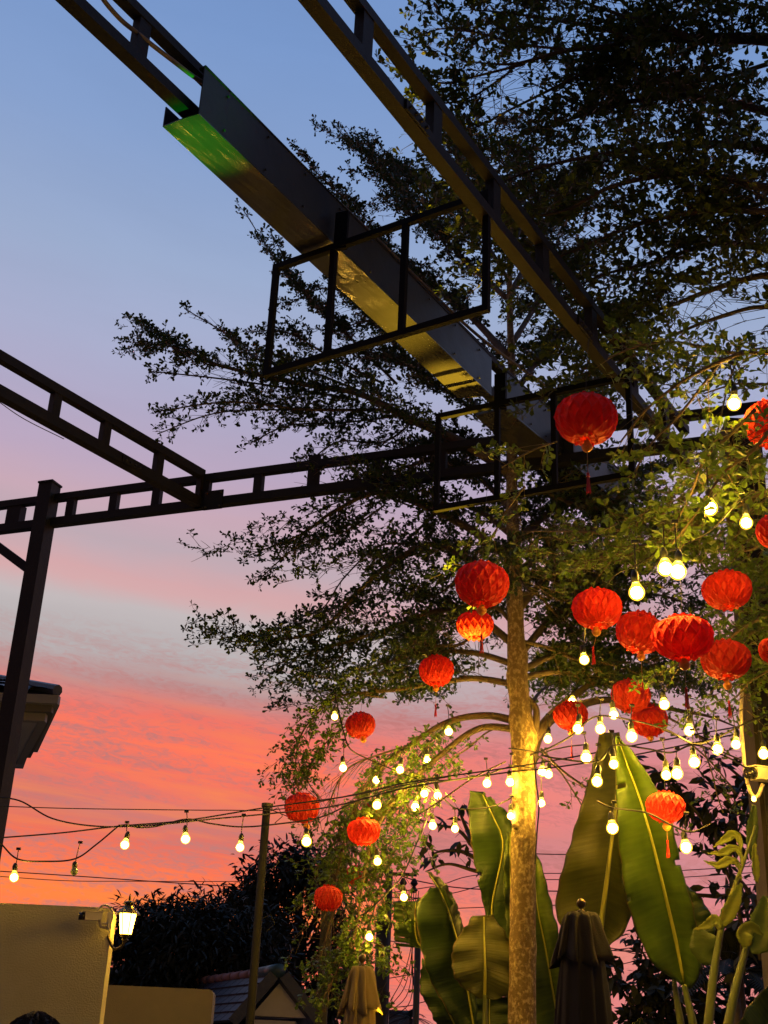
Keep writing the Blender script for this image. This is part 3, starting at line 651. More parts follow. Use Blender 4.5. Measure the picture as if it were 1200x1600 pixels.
# ------------------------------------------------------------------ leaf scatter engine
TPL = {}
def tpl_obov():
    v = np.array([(0, 0, 0), (.4, -.12, .03), (.4, .12, .03), (.78, -.25, .0), (.78, .25, .0), (1, 0, -.06)], float)
    return v, [(0, 1, 2), (1, 3, 4, 2), (3, 5, 4)]
def tpl_lance():
    v = np.array([(0, 0, 0), (.3, -.13, .03), (.3, .13, .03), (.65, -.12, -.03), (.65, .12, -.03), (1, 0, -.15)], float)
    return v, [(0, 1, 2), (1, 3, 4, 2), (3, 5, 4)]
class Leaves:
    def __init__(s): s.p = []; s.d = []; s.n = []; s.l = []; s.tw0 = []; s.tw1 = []; s.twr = []
    def count(s): return sum(len(a) for a in s.p)
    def build(s, name, m, parent, tpl, wid=1.0):
        p = np.concatenate(s.p); d = np.concatenate(s.d); n = np.concatenate(s.n); l = np.concatenate(s.l)
        d /= np.linalg.norm(d, axis=1)[:, None]; b = np.cross(n, d); b /= np.linalg.norm(b, axis=1)[:, None]+1e-9; n = np.cross(d, b)
        v, f = tpl; k = len(v)
        V = p[:, None]+l[:, None, None]*(v[None, :, 0:1]*d[:, None]+wid*v[None, :, 1:2]*b[:, None]+v[None, :, 2:3]*n[:, None])
        V = V.reshape(-1, 3)-OFF[parent.name]; cnt = len(p)
        me = bpy.data.meshes.new(name); fl = [i for q in f for i in q]; ln = [len(q) for q in f]
        idx = (np.array(fl)[None]+np.arange(cnt)[:, None]*k).ravel(); tot = np.tile(ln, cnt); st = np.r_[0, np.cumsum(tot)[:-1]]
        me.vertices.add(len(V)); me.vertices.foreach_set('co', V.ravel()); me.loops.add(len(idx)); me.loops.foreach_set('vertex_index', idx.astype(np.int32))
        me.polygons.add(len(tot)); me.polygons.foreach_set('loop_start', st.astype(np.int32)); me.polygons.foreach_set('loop_total', tot.astype(np.int32))
        me.update(calc_edges=True); me.materials.append(m)
        o = link(name, me, parent); o['kind'] = 'stuff'; return o
    def build_twigs(s, name, m, parent):
        a = np.concatenate(s.tw0); b = np.concatenate(s.tw1); r = np.concatenate(s.twr); d = b-a; d /= np.linalg.norm(d, axis=1)[:, None]+1e-9
        u = np.cross(d, [.31, .22, .9]); u /= np.linalg.norm(u, axis=1)[:, None]; w = np.cross(d, u); V = []
        for base, q in ((a, 1.0), (b, .6)):
            for k in range(3):
                th = 2*math.pi*k/3; V.append(base+(r*q)[:, None]*(math.cos(th)*u+math.sin(th)*w))
        V = np.stack(V, 1).reshape(-1, 3)-OFF[parent.name]; cnt = len(a)
        f = np.array([0, 1, 4, 3, 1, 2, 5, 4, 2, 0, 3, 5]); idx = (f[None]+np.arange(cnt)[:, None]*6).ravel()
        me = bpy.data.meshes.new(name); me.vertices.add(len(V)); me.vertices.foreach_set('co', V.ravel()); me.loops.add(len(idx)); me.loops.foreach_set('vertex_index', idx.astype(np.int32))
        n = cnt*3; me.polygons.add(n); me.polygons.foreach_set('loop_start', np.arange(n, dtype=np.int32)*4); me.polygons.foreach_set('loop_total', np.full(n, 4, np.int32))
        me.update(calc_edges=True); me.materials.append(m); o = link(name, me, parent); o['kind'] = 'stuff'; return o
def unit(a): return a/(np.linalg.norm(a, axis=-1, keepdims=True)+1e-9)
def spray(LV, poly, t0=.25, dens=11, Lmax=.55, ls=.048, droop=.12, node=.06, nl=5, lift=.12, twr=.004, flat=.18, tw=.10, up=.25, gap=-1.5):
    poly = np.asarray(poly, float); seg = np.linalg.norm(np.diff(poly, axis=0), axis=1).sum()
    n = max(3, int(seg*(1-t0)*dens)); u = t0+(1-t0)*(np.arange(n)+rng.uniform(0, 1, n))/n
    ref = resample(poly, 60); x = u*59; i = np.minimum(x.astype(int), 58); f = (x-i)[:, None]
    p = ref[i]*(1-f)+ref[i+1]*f; tg = unit(ref[i+1]-ref[i]); sd = unit(np.cross(tg, Z)+1e-6)*np.where(np.arange(n) % 2, 1, -1)[:, None]
    d = unit(tg*rng.uniform(.5, 1.1, (n, 1))+sd*rng.uniform(.25, 1.0, (n, 1))+Z*rng.normal(lift, flat, (n, 1))+rng.normal(0, .12, (n, 3)))
    prof = np.minimum(1.0, .55+2.5*(u-t0))*(1-.72*((u-t0)/(1-t0))**1.5)
    L = Lmax*prof*rng.uniform(.45, 1.0, n)+.05
    K = int(Lmax/node)+1; k = np.arange(K)[None]; s = (k+rng.uniform(.1, .9, (n, K)))*node; ok = s < L[:, None]
    q = p[:, None]+d[:, None]*s[..., None]; q[..., 2] -= droop*s**2*2
    # branchlet tubes in two pieces
    h = L[:, None]*.5; m_ = p+d*h; m_[:, 2] -= droop*2*(h[:, 0]**2); e = p+d*L[:, None]; e[:, 2] -= droop*2*L**2
    LV.tw0 += [p, m_]; LV.tw1 += [m_, e]; LV.twr += [np.full(n, twr), np.full(n, twr*.65)]
    cn = np.sin(q[..., 0]*4.1+1.3*np.sin(q[..., 1]*3.3))+np.sin(q[..., 1]*4.7+1.7*np.sin(q[..., 2]*3.9+2))+np.sin(q[..., 2]*5.9+1.1*np.sin(q[..., 0]*4.3+4)); ok = ok & (cn > gap)
    q = q[ok]; dd = np.broadcast_to(d[:, None], (n, K, 3))[ok]; c = len(q)
    if c == 0: return
    alt = np.where(rng.uniform(0, 1, c) < .5, 1, -1)[:, None]; sd2 = unit(np.cross(dd, Z)+1e-6)*alt
    td = unit(dd*rng.uniform(.4, 1, (c, 1))+sd2*rng.uniform(.1, 1, (c, 1))+Z*rng.normal(.15, .35, (c, 1))); tl = rng.uniform(.25, 1.0, c)[:, None]*tw
    end = q+td*tl; LV.tw0.append(q); LV.tw1.append(end); LV.twr.append(np.full(c, twr*.45))
    m2 = nl; P_ = np.repeat(end-td*tl*0, m2, 0)-np.repeat(td*tl, m2, 0)*rng.uniform(0, .6, (c*m2, 1)); T_ = np.repeat(td, m2, 0)
    ld = unit(T_*.7+unit(rng.normal(0, 1, (c*m2, 3)))*.95+Z*up); nn = unit(rng.normal(0, .55, (c*m2, 3))+Z)
    LV.p.append(P_); LV.d.append(ld); LV.n.append(nn); LV.l.append(ls*rng.uniform(.55, 1.15, c*m2))
def limb(parent, poly, r0, r1, m, name='branch'):
    pts = smoothpts(poly, 7); n = len(pts); r = np.linspace(r0, r1, n)
    return MB().tube(pts, r, 8).build(name, m, parent, True)
def PL(pts, d0, d1=None):
    if d1 is None: d1 = d0
    n = len(pts); return np.array([P(x, y, d0+(d1-d0)*i/(n-1)) for i, (x, y) in enumerate(pts)])

# ------------------------------------------------------------------ main tree with the lantern-lit trunk
TD = 10.0
tb = P(815, 1400, TD)
tree = thing('tree', (tb[0], TD, 0), 'tall layered tree whose lit slim trunk rises before the banana leaves', 'tree')
trk = [P(816, 1600, TD)*[1, 1, 0], P(816, 1600, TD), P(817, 1400, TD), P(819, 1240, TD), P(816, 1150, TD), P(808, 1040, TD), P(804, 900, TD), P(800, 760, TD), P(800, 600, TD), P(796, 450, TD), P(800, 330, TD)]
sp = smoothpts(trk, 8); rr = np.interp(np.linspace(0, 1, len(sp)), [0, .3, .4, .55, .75, 1], [.112, .106, .104, .075, .045, .02])
rr *= .93; kn = 1+.03*np.sin(np.arange(len(sp))*1.7)
tmb = MB().tube(sp, rr*kn, 28); tv = tmb.v[0]; cax = np.repeat(sp, 28, 0); rad_ = tv-cax
ang_ = np.arctan2(rad_[:, 1], rad_[:, 0]); zz_ = tv[:, 2]
bump_ = 1+.035*np.sin(2*ang_+zz_*1.3)+.02*np.sin(3*ang_-zz_*4.1)+.012*np.sin(7*ang_+zz_*9)+.012*np.sin(zz_*31+2*np.sin(ang_*2))+rng.normal(0, .006, len(tv))
for zk, ak, hk in ((P(815, 1150, TD)[2], 0, .35), (P(812, 1130, TD)[2], 3.0, .18), (P(808, 1060, TD)[2], 3.1, .2), (P(806, 1030, TD)[2], .1, .3), (P(804, 930, TD)[2], 3.1, .2), (P(818, 1312, TD)[2], -1.3, .16), (P(812, 1378, TD)[2], -1.7, .14)):
    bump_ += hk*np.exp(-((zz_-zk)/.09)**2)*np.clip(np.cos(ang_-ak), 0, 1)**2
tmb.v[0] = cax+rad_*bump_[:, None]
tmb.build('trunk', M_bark2, tree, True)
for (kx, ky, kr) in ((818, 1312, .05), (814, 1378, .045), (806, 1290, .035)):
    q = P(kx, ky, TD-.075); MB().lathe([(.01, -kr), (kr*.8, -kr*.5), (kr, 0), (kr*.8, kr*.5), (.01, kr)], 10, q).build('knot', M_bark2, tree, True)
LV = Leaves(); LD = Leaves()
def trunk_at(y): return P(np.interp(y, [330, 450, 600, 760, 900, 1040, 1150, 1240], [800, 796, 800, 800, 804, 808, 816, 819]), y, TD)
# (points in the picture from the trunk out, tip distance, radius, options)
boughs = [
 ([(800, 740), (720, 690), (640, 655), (560, 615), (470, 600), (340, 570), (285, 545), (210, 535)], 11.6, .05),
 ([(560, 610), (470, 575), (400, 560), (350, 520), (288, 482)], 11.9, .015),
 ([(300, 560), (260, 535), (240, 515), (212, 505)], 11.7, .008),
 ([(560, 625), (440, 605), (330, 590), (232, 580)], 11.4, .015),
 ([(600, 640), (480, 640), (360, 628), (245, 643)], 11.2, .018),
 ([(560, 640), (460, 640), (340, 645), (246, 678)], 11.6, .012),
 ([(620, 650), (540, 660), (450, 665), (392, 692)], 11.6, .012),
 ([(650, 655), (600, 690), (530, 690), (485, 720), (470, 735)], 11.8, .012),
 ([(600, 600), (520, 560), (450, 520), (392, 518)], 12.4, .015),
 ([(620, 600), (540, 520), (470, 450), (430, 375)], 12.6, .015),
 ([(560, 540), (490, 470), (440, 420), (380, 328)], 13.0, .010),
 ([(640, 560), (560, 480), (510, 450), (440, 480)], 12.8, .012),
 ([(798, 560), (720, 480), (640, 420), (560, 350), (555, 312)], 13.0, .04),
 ([(700, 470), (620, 400), (560, 330), (500, 275), (462, 230)], 13.2, .012),
 ([(796, 470), (720, 400), (650, 320), (590, 255), (543, 218)], 13.0, .03),
 ([(720, 400), (660, 340), (610, 285), (545, 265)], 12.8, .01),
 ([(796, 440), (740, 350), (690, 300), (640, 270), (600, 240)], 13.2, .02),
 ([(798, 640), (720, 580), (640, 520), (580, 500), (520, 520)], 12.2, .03),
 ([(798, 700), (740, 640), (680, 600), (620, 560), (560, 560)], 12.0, .02),
 ([(803, 880), (740, 830), (660, 790), (590, 770), (520, 800), (470, 835), (388, 868)], 11.6, .04),
 ([(600, 790), (540, 830), (470, 850), (405, 905)], 11.6, .010),
 ([(640, 790), (580, 770), (540, 780), (478, 806)], 11.8, .010),
 ([(804, 930), (740, 880), (680, 850), (610, 880), (560, 925), (500, 985), (430, 1000), (353, 1003)], 11.4, .04),
 ([(680, 860), (600, 850), (540, 900), (505, 950), (470, 965)], 11.6, .010),
 ([(560, 925), (520, 950), (470, 975), (425, 985)], 11.4, .008),
 ([(806, 1010), (740, 960), (680, 955), (600, 985), (500, 1015), (418, 1043)], 11.4, .035),
 ([(640, 975), (560, 1000), (520, 1040), (480, 1050), (445, 1080)], 11.4, .010),
 ([(808, 1040), (740, 1020), (660, 1020), (590, 1040), (520, 1060)], 11.5, .03),
 ([(808, 1070), (740, 1060), (670, 1070), (600, 1080), (540, 1085), (500, 1100)], 11.4, .03),
 ([(804, 800), (740, 740), (680, 720), (620, 735), (560, 760)], 11.9, .03),
 ([(804, 840), (750, 800), (700, 790), (640, 840), (600, 870)], 11.8, .03),
 # behind and to the right
 ([(804, 850), (790, 860), (810, 900), (830, 930)], 9.0, .02),
 ([(803, 870), (760, 850), (720, 900), (680, 930), (640, 930)], 10.6, .02),
 ([(806, 980), (770, 950), (730, 1000), (690, 1010), (650, 1000)], 10.4, .02),
 ([(803, 880), (850, 840), (880, 900), (930, 910), (980, 900)], 10.8, .02),
 ([(800, 780), (850, 770), (900, 790), (960, 800), (1010, 830)], 10.8, .02),
 ([(800, 740), (840, 700), (870, 740), (920, 760)], 11.2, .02),
 ([(804, 930), (840, 930), (880, 970), (940, 1000)], 10.4, .02),
 ([(806, 1000), (850, 1010), (900, 1030), (960, 1040), (1020, 1060)], 10.6, .02),
 ([(802, 850), (860, 800), (930, 760), (1000, 740), (1080, 720)], 13.0, .04),
 ([(803, 900), (870, 850), (940, 830), (1020, 820), (1100, 800)], 12.6, .04),
 ([(804, 960), (860, 900), (930, 880), (1000, 870), (1080, 880)], 12.2, .035),
 ([(806, 1030), (850, 980), (900, 930), (960, 880), (1000, 860)], 12.0, .035),
 ([(806, 1030), (870, 960), (950, 940), (1030, 930), (1110, 960)], 12.0, .03),
 ([(808, 1050), (880, 1020), (960, 1020), (1040, 1010), (1130, 1040)], 11.8, .03),
 ([(808, 1060), (880, 1050), (950, 1070), (1040, 1060), (1100, 1080)], 12.2, .03),
 ([(800, 760), (760, 700), (700, 700), (640, 700)], 12.2, .02),
 ([(800, 700), (860, 640), (920, 600), (1000, 590)], 13.0, .03),
 ([(800, 620), (860, 540), (920, 500), (1000, 480)], 13.2, .03),
 ([(798, 540), (850, 460), (900, 400), (960, 360)], 13.2, .03),
 ([(797, 460), (840, 380), (880, 300), (930, 250)], 13.2, .03),
 ([(797, 420), (780, 340), (740, 270), (720, 220)], 13.2, .02),
 ([(800, 400), (820, 320), (810, 240), (790, 180)], 13.2, .02),
]
for bi_, (pts_, dt, r_) in enumerate(boughs):
    rt_ = bi_ > 30; dn_ = 1.35 if rt_ else 1.0
    d0 = TD if abs(pts_[0][0]-803) < 12 else (TD*.3+dt*.7)
    poly = PL(pts_, d0, dt); limb(tree, poly, r_, .006, M_bark)
    big = r_ >= .02
    spray(LV, smoothpts(poly, 5), t0=.14 if big else .03, dens=17*dn_, Lmax=.60 if big else .42, ls=.062, nl=6, lift=.05, droop=.1, node=.05)
    if big:      # finer twigs filling the tier
        pq = smoothpts(poly, 5); n = len(pq)
        for k in range(int(n*.14), n, 2):
            dirn = unit(pq[min(k+1, n-1)]-pq[k-1]); s_d = unit(np.cross(dirn, Z))*random.choice((-1, 1))
            L_ = random.uniform(.5, 1.1)*(1.25-.7*k/n)
            e = pq[k]+(dirn*.7+s_d*.75)*L_+Z*random.uniform(-.12, .2)*L_
            mid = (pq[k]+e)/2+Z*random.uniform(0, .08)
            spray(LV, np.array([pq[k], mid, e]), t0=.06, dens=14, Lmax=.34, ls=.058, nl=6, lift=.05, node=.06)
# low weeping limbs lit by the bulbs
low_b = [
 ([(812, 1128), (760, 1118), (700, 1128), (640, 1165), (580, 1215), (545, 1290), (525, 1370), (505, 1440)], 10.6, .035),
 ([(814, 1140), (750, 1138), (690, 1178), (630, 1235), (590, 1290), (570, 1360), (560, 1430), (550, 1500)], 10.4, .032),
 ([(600, 1090), (540, 1085), (500, 1110), (470, 1150), (462, 1200), (470, 1250)], 10.8, .010),
 ([(560, 1120), (520, 1150), (495, 1180), (480, 1215), (500, 1250)], 10.8, .008),
 ([(640, 1165), (590, 1180), (545, 1200), (520, 1240), (510, 1290)], 10.7, .010),
 ([(600, 1200), (560, 1250), (530, 1310), (510, 1380), (495, 1400)], 10.6, .010),
 ([(580, 1230), (555, 1300), (545, 1370), (520, 1430), (500, 1500)], 10.5, .010),
 ([(590, 1290), (600, 1340), (590, 1400), (575, 1450)], 10.4, .008),
 ([(630, 1235), (640, 1270), (630, 1310), (610, 1340)], 10.3, .008),
 ([(560, 1430), (550, 1470), (530, 1510), (505, 1560)], 10.3, .008),
 ([(575, 1440), (580, 1470), (600, 1480), (590, 1500)], 10.3, .006),
 ([(690, 1178), (650, 1210), (610, 1250), (560, 1280)], 10.4, .010),
 ([(720, 1125), (680, 1150), (640, 1200), (600, 1230)], 10.8, .010),
]
for pts_, dt, r_ in low_b:
    d0 = TD if pts_[0][0] > 800 else dt+.2
    poly = PL(pts_, d0, dt); limb(tree, poly, r_, .005, M_bark)
    pq = smoothpts(poly, 5); n = len(pq)
    for k in range(int(n*(.3 if r_ > .02 else .1)), n, 3):
        dr_ = unit(pq[min(k+1, n-1)]-pq[k-1]); a_ = random.uniform(0, 6.28); L_ = random.uniform(.2, .5)
        e = pq[k]+(dr_*.4+np.array([math.cos(a_)*.6, math.sin(a_)*.6, 0]))*L_-Z*random.uniform(.1, .5)*L_
        spray(LD, np.array([pq[k], (pq[k]+e)/2+Z*.04, e]), t0=.05, dens=14, Lmax=.24, ls=.056, nl=5, lift=-.2, flat=.3, droop=.3, up=-.1, twr=.003)
    spray(LD, smoothpts(poly, 5), t0=.3 if r_ > .02 else .05, dens=24, Lmax=.42, ls=.058, nl=6, gap=-1.0, lift=-.25, flat=.3, droop=.35, up=-.15)
mid_b = [
 ([(826, 1200), (840, 1150), (865, 1115), (900, 1085), (950, 1055), (1020, 1040), (1080, 1030)], 11.6, .06),
 ([(826, 1165), (860, 1125), (890, 1108), (940, 1094), (1000, 1098), (1060, 1110), (1110, 1120), (1160, 1140)], 11.0, .05),
 ([(822, 1150), (828, 1110), (845, 1080), (880, 1060)], 12.2, .03),
 ([(845, 1170), (880, 1205), (930, 1240), (980, 1275), (1020, 1290), (1060, 1305)], 9.4, .010),
 ([(838, 1180), (870, 1200), (895, 1235), (910, 1260)], 10.5, .008),
 ([(1000, 1100), (1060, 1130), (1120, 1170), (1165, 1190)], 10.6, .012),
 ([(1000, 1130), (1060, 1150), (1110, 1190), (1150, 1240)], 10.4, .010),
 ([(1080, 1120), (1110, 1200), (1120, 1240), (1130, 1270)], 9.6, .006),
 ([(820, 1140), (770, 1140), (730, 1170), (700, 1190), (660, 1230)], 10.5, .008),
 ([(790, 1190), (740, 1215), (690, 1250), (650, 1275)], 9.6, .006),
]
for pts_, dt, r_ in mid_b:
    d0 = TD if pts_[0][0] < 830 and r_ > .02 else dt+.3
    poly = PL(pts_, d0, dt); limb(tree, poly, r_, .006, M_bark)
    spray(LD, smoothpts(poly, 5), t0=.3, dens=8, Lmax=.40, ls=.054, nl=5, lift=.0, flat=.3, droop=.2)
for pts_, d_i, r_ in (([(835, 1150), (838, 1110), (826, 1090)], TD, .035),):
    limb(tree, PL(pts_, d_i), r_, .02, M_bark)
LV.build('crown', M_leafA, tree, tpl_obov()); LV.build_twigs('twigs', M_bark, tree)
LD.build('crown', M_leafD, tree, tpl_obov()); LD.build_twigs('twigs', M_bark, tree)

# ------------------------------------------------------------------ second tree reaching in from the right
nt_ = thing('tree', (5.2, 7.5, 0), 'dense leafy tree reaching in over the whole upper right', 'tree')
limb(nt_, [(5.2, 7.5, 0), (5.2, 7.5, 3), (5.1, 7.5, 5.5), (5.0, 7.6, 8.0), (4.9, 7.6, 10.5)], .2, .1, M_dbark, 'trunk')
NV = Leaves(); NL = Leaves()
nb = [
 ([(1260, 78), (1200, 62), (1130, 60), (1070, 60), (1010, 60), (950, 72), (880, 80), (800, 100), (720, 95)], 7.0, 7.8, .055),
 ([(1080, 60), (1030, 40), (990, 30), (930, 10), (860, -10)], 7.1, 7.4, .03),
 ([(1000, 62), (940, 45), (860, 30), (790, 20), (735, 15)], 7.2, 8.0, .02),
 ([(900, 78), (820, 70), (740, 50), (690, 45), (640, 62)], 7.6, 8.4, .012),
 ([(820, 100), (740, 120), (690, 130), (612, 108)], 7.8, 8.5, .012),
 ([(800, 110), (740, 150), (690, 160), (640, 140)], 8.0, 8.6, .010),
 ([(960, 90), (880, 130), (800, 170), (740, 200), (715, 195)], 7.6, 8.6, .015),
 ([(1280, 200), (1180, 170), (1080, 150), (980, 160), (880, 190), (790, 220)], 7.0, 8.4, .04),
 ([(1280, 260), (1180, 230), (1060, 225), (950, 240), (850, 260), (770, 290)], 6.8, 8.2, .04),
 ([(1280, 300), (1180, 290), (1080, 270), (960, 290), (880, 330), (800, 340)], 6.6, 8.0, .035),
 ([(1290, 330), (1200, 330), (1100, 330), (1000, 350), (900, 390), (830, 420)], 6.6, 8.2, .03),
 ([(1290, 400), (1200, 390), (1120, 380), (1020, 410), (940, 430), (880, 460)], 7.0, 8.4, .03),
 ([(1290, 440), (1200, 430), (1120, 450), (1040, 480), (960, 500), (900, 520)], 7.2, 8.4, .03),
 ([(1290, 500), (1200, 480), (1140, 490), (1060, 520), (980, 560), (930, 580)], 7.4, 8.4, .02),
 ([(780, 240), (740, 230), (700, 240), (660, 270)], 9.0, 9.4, .01),
 ([(800, 300), (760, 300), (720, 320), (690, 340)], 9.2, 9.6, .01),
 ([(1200, 100), (1130, 120), (1060, 130), (1000, 125), (930, 140)], 7.6, 8.2, .02),
 ([(1250, 20), (1180, 10), (1120, 0), (1050, -20)], 7.0, 7.4, .02),
]
nbl = [
 ([(1280, 560), (1200, 552), (1130, 550), (1060, 535), (1000, 540), (950, 560)], 5.6, 6.6, .013),
 ([(1160, 551), (1110, 572), (1060, 600), (1010, 640), (970, 690)], 5.6, 6.2, .012),
 ([(1280, 640), (1200, 690), (1130, 730), (1070, 780), (1020, 810), (960, 830), (900, 830), (830, 830)], 5.8, 7.6, .014),
 ([(1280, 740), (1200, 770), (1130, 800), (1080, 830), (1020, 850), (960, 880)], 6.0, 7.4, .022),
 ([(1130, 560), (1060, 650), (1020, 690), (990, 740)], 5.8, 6.6, .008),
 ([(1180, 640), (1140, 680), (1100, 720), (1080, 770), (1050, 830)], 5.6, 6.2, .010),
 ([(1240, 620), (1180, 700), (1130, 740), (1090, 800), (1050, 850)], 5.4, 6.0, .010),
 ([(870, 690), (840, 700), (810, 715), (785, 730)], 6.6, 7.0, .006),
 ([(820, 760), (790, 800), (770, 840)], 6.9, 7.2, .006),
 ([(1280, 860), (1220, 870), (1160, 900), (1120, 950), (1160, 990)], 7.8, 8.4, .014),
 ([(1280, 980), (1220, 960), (1180, 970), (1120, 1010), (1090, 1030)], 7.2, 8.0, .018),
 ([(1260, 590), (1200, 600), (1150, 600), (1100, 615)], 6.4, 6.9, .01),
 ([(1290, 900), (1230, 900), (1190, 920), (1150, 900), (1120, 880)], 7.6, 8.2, .014),
 ([(1290, 1060), (1230, 1040), (1180, 1060), (1150, 1090)], 8.0, 8.4, .014),
 ([(1290, 800), (1220, 830), (1170, 860), (1130, 850)], 6.6, 7.4, .014),
 ([(1260, 700), (1190, 720), (1130, 780), (1160, 860)], 6.6, 7.4, .01),
 ([(1020, 850), (960, 860), (900, 890), (850, 900)], 7.4, 8.4, .01),
]
for lst, tgt in ((nb, NV), (nbl, NL)):
    for pts_, d0, d1, r_ in lst:
        poly = PL(pts_, d0, d1); limb(nt_, poly, r_, .005, M_bark if tgt is NL else M_dbark)
        pq = smoothpts(poly, 5); n = len(pq)
        if tgt is NV: spray(NV, pq, t0=.02, dens=12, Lmax=.6, ls=.078, nl=5, lift=.02, flat=.35, gap=-.7)
        else: spray(NL, pq, t0=.05, dens=17, Lmax=.44, ls=.064, nl=5, lift=.0, flat=.4, twr=.003, gap=-.5)
        if r_ >= .02 and tgt is NV:
            for k in sorted(list(range(1, n))+([k_ for k_ in range(2, n, 2)] if 140 < pts_[-1][1] < 430 and pts_[0][1] > 150 else [])):
                dirn = unit(pq[min(k+1, n-1)]-pq[k-1]); s_d = unit(np.cross(dirn, Z))*random.choice((-1, 1)); L_ = random.uniform(.4, 1.0)
                e = pq[k]+(dirn*.7+s_d*.6)*L_+Z*random.uniform(-.55, .55)*L_
                spray(NV, np.array([pq[k], (pq[k]+e)/2+Z*.03, e]), t0=.1, dens=10, Lmax=.36, ls=.074, nl=5, lift=.05, gap=-.7)
        elif r_ >= .014:
            for k in range(2, n, 2):
                dirn = unit(pq[min(k+1, n-1)]-pq[k-1]); s_d = unit(np.cross(dirn, Z))*random.choice((-1, 1)); L_ = random.uniform(.3, .6)
                e = pq[k]+(dirn*.7+s_d*.75)*L_+Z*random.uniform(-.4, .2)*L_
                spray(NL, np.array([pq[k], (pq[k]+e)/2, e]), t0=.1, dens=15, Lmax=.28, ls=.060, nl=5, lift=.0)
NV.build('crown', M_leafB, nt_, tpl_obov()); NV.build_twigs('twigs', M_dbark, nt_)
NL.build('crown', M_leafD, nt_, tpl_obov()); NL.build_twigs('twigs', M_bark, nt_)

# ------------------------------------------------------------------ dark trees behind
def blob_tree(base_px, y, blobs, n, ls, label, m=M_leafC, tpl=None, trunk_top=None, limbs=(), wid=1.0, droop=-.4):
    b = P(base_px, 1500, y); t = thing('tree', (b[0], y, 0), label, 'tree')
    L_ = Leaves(); A = sum(rx*ry for _, _, rx, ry in blobs)
    for (cx_, cy_, rx, ry) in blobs:
        c = P(cx_, cy_, y); s = y/FPX*1.08; k = int(n*rx*ry/A); R3 = np.array([rx*s, rx*s*.8, ry*s])
        # clumps on and in the volume
        kc = max(6, k//45); dirs = unit(rng.normal(0, 1, (kc, 3))); rad = rng.uniform(.35, 1.0, (kc, 1))**.5
        cl = c+dirs*rad*R3; q = np.repeat(cl, 45, 0); m_ = len(q); cs = min(rx, ry)*s*.20+.10
        off = np.clip(rng.normal(0, 1, (m_, 3)), -1.7, 1.7)*cs*[1, 1, .7]; q = q+off
        L_.p.append(q); L_.d.append(unit(unit(off)*.8+rng.normal(0, .5, (m_, 3))+Z*droop)); L_.n.append(unit(rng.normal(0, .6, (m_, 3))+Z)); L_.l.append(ls*rng.uniform(.6, 1.2, m_))
        L_.tw0.append(np.repeat(c[None], kc, 0)); L_.tw1.append(cl); L_.twr.append(np.full(kc, .02))
    L_.build('crown', m, t, tpl or tpl_lance(), wid); L_.build_twigs('branches', M_dbark, t)
    top = P(*(trunk_top or (base_px, blobs[0][1])), y)
    MB().tube([(b[0], y, 0), ((b[0]+top[0])/2, y, top[2]*.5), top], [.22, .15, .04], 10).build('trunk', M_dbark, t, True)
    for lm, r_ in limbs: MB().tube(smoothpts(PL(lm, y)), np.linspace(r_, .02, len(smoothpts(PL(lm, y)))), 6).build('limb', M_dbark, t, True)
    return t
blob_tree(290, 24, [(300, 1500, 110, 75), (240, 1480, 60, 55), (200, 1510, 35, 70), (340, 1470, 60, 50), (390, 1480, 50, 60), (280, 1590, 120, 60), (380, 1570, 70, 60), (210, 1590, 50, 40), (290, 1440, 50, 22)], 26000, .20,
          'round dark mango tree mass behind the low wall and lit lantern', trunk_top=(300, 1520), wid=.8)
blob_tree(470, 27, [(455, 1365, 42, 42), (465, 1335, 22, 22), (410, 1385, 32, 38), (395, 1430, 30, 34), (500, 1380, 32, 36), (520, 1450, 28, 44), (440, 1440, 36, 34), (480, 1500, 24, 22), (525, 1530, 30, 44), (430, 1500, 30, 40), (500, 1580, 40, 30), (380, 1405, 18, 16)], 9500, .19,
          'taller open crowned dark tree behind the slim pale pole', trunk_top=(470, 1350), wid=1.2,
          limbs=(([(470, 1500), (440, 1440), (420, 1390)], .09), ([(468, 1480), (495, 1430), (505, 1380)], .08), ([(470, 1520), (510, 1480), (525, 1440)], .08), ([(450, 1560), (445, 1480), (455, 1400)], .09)))
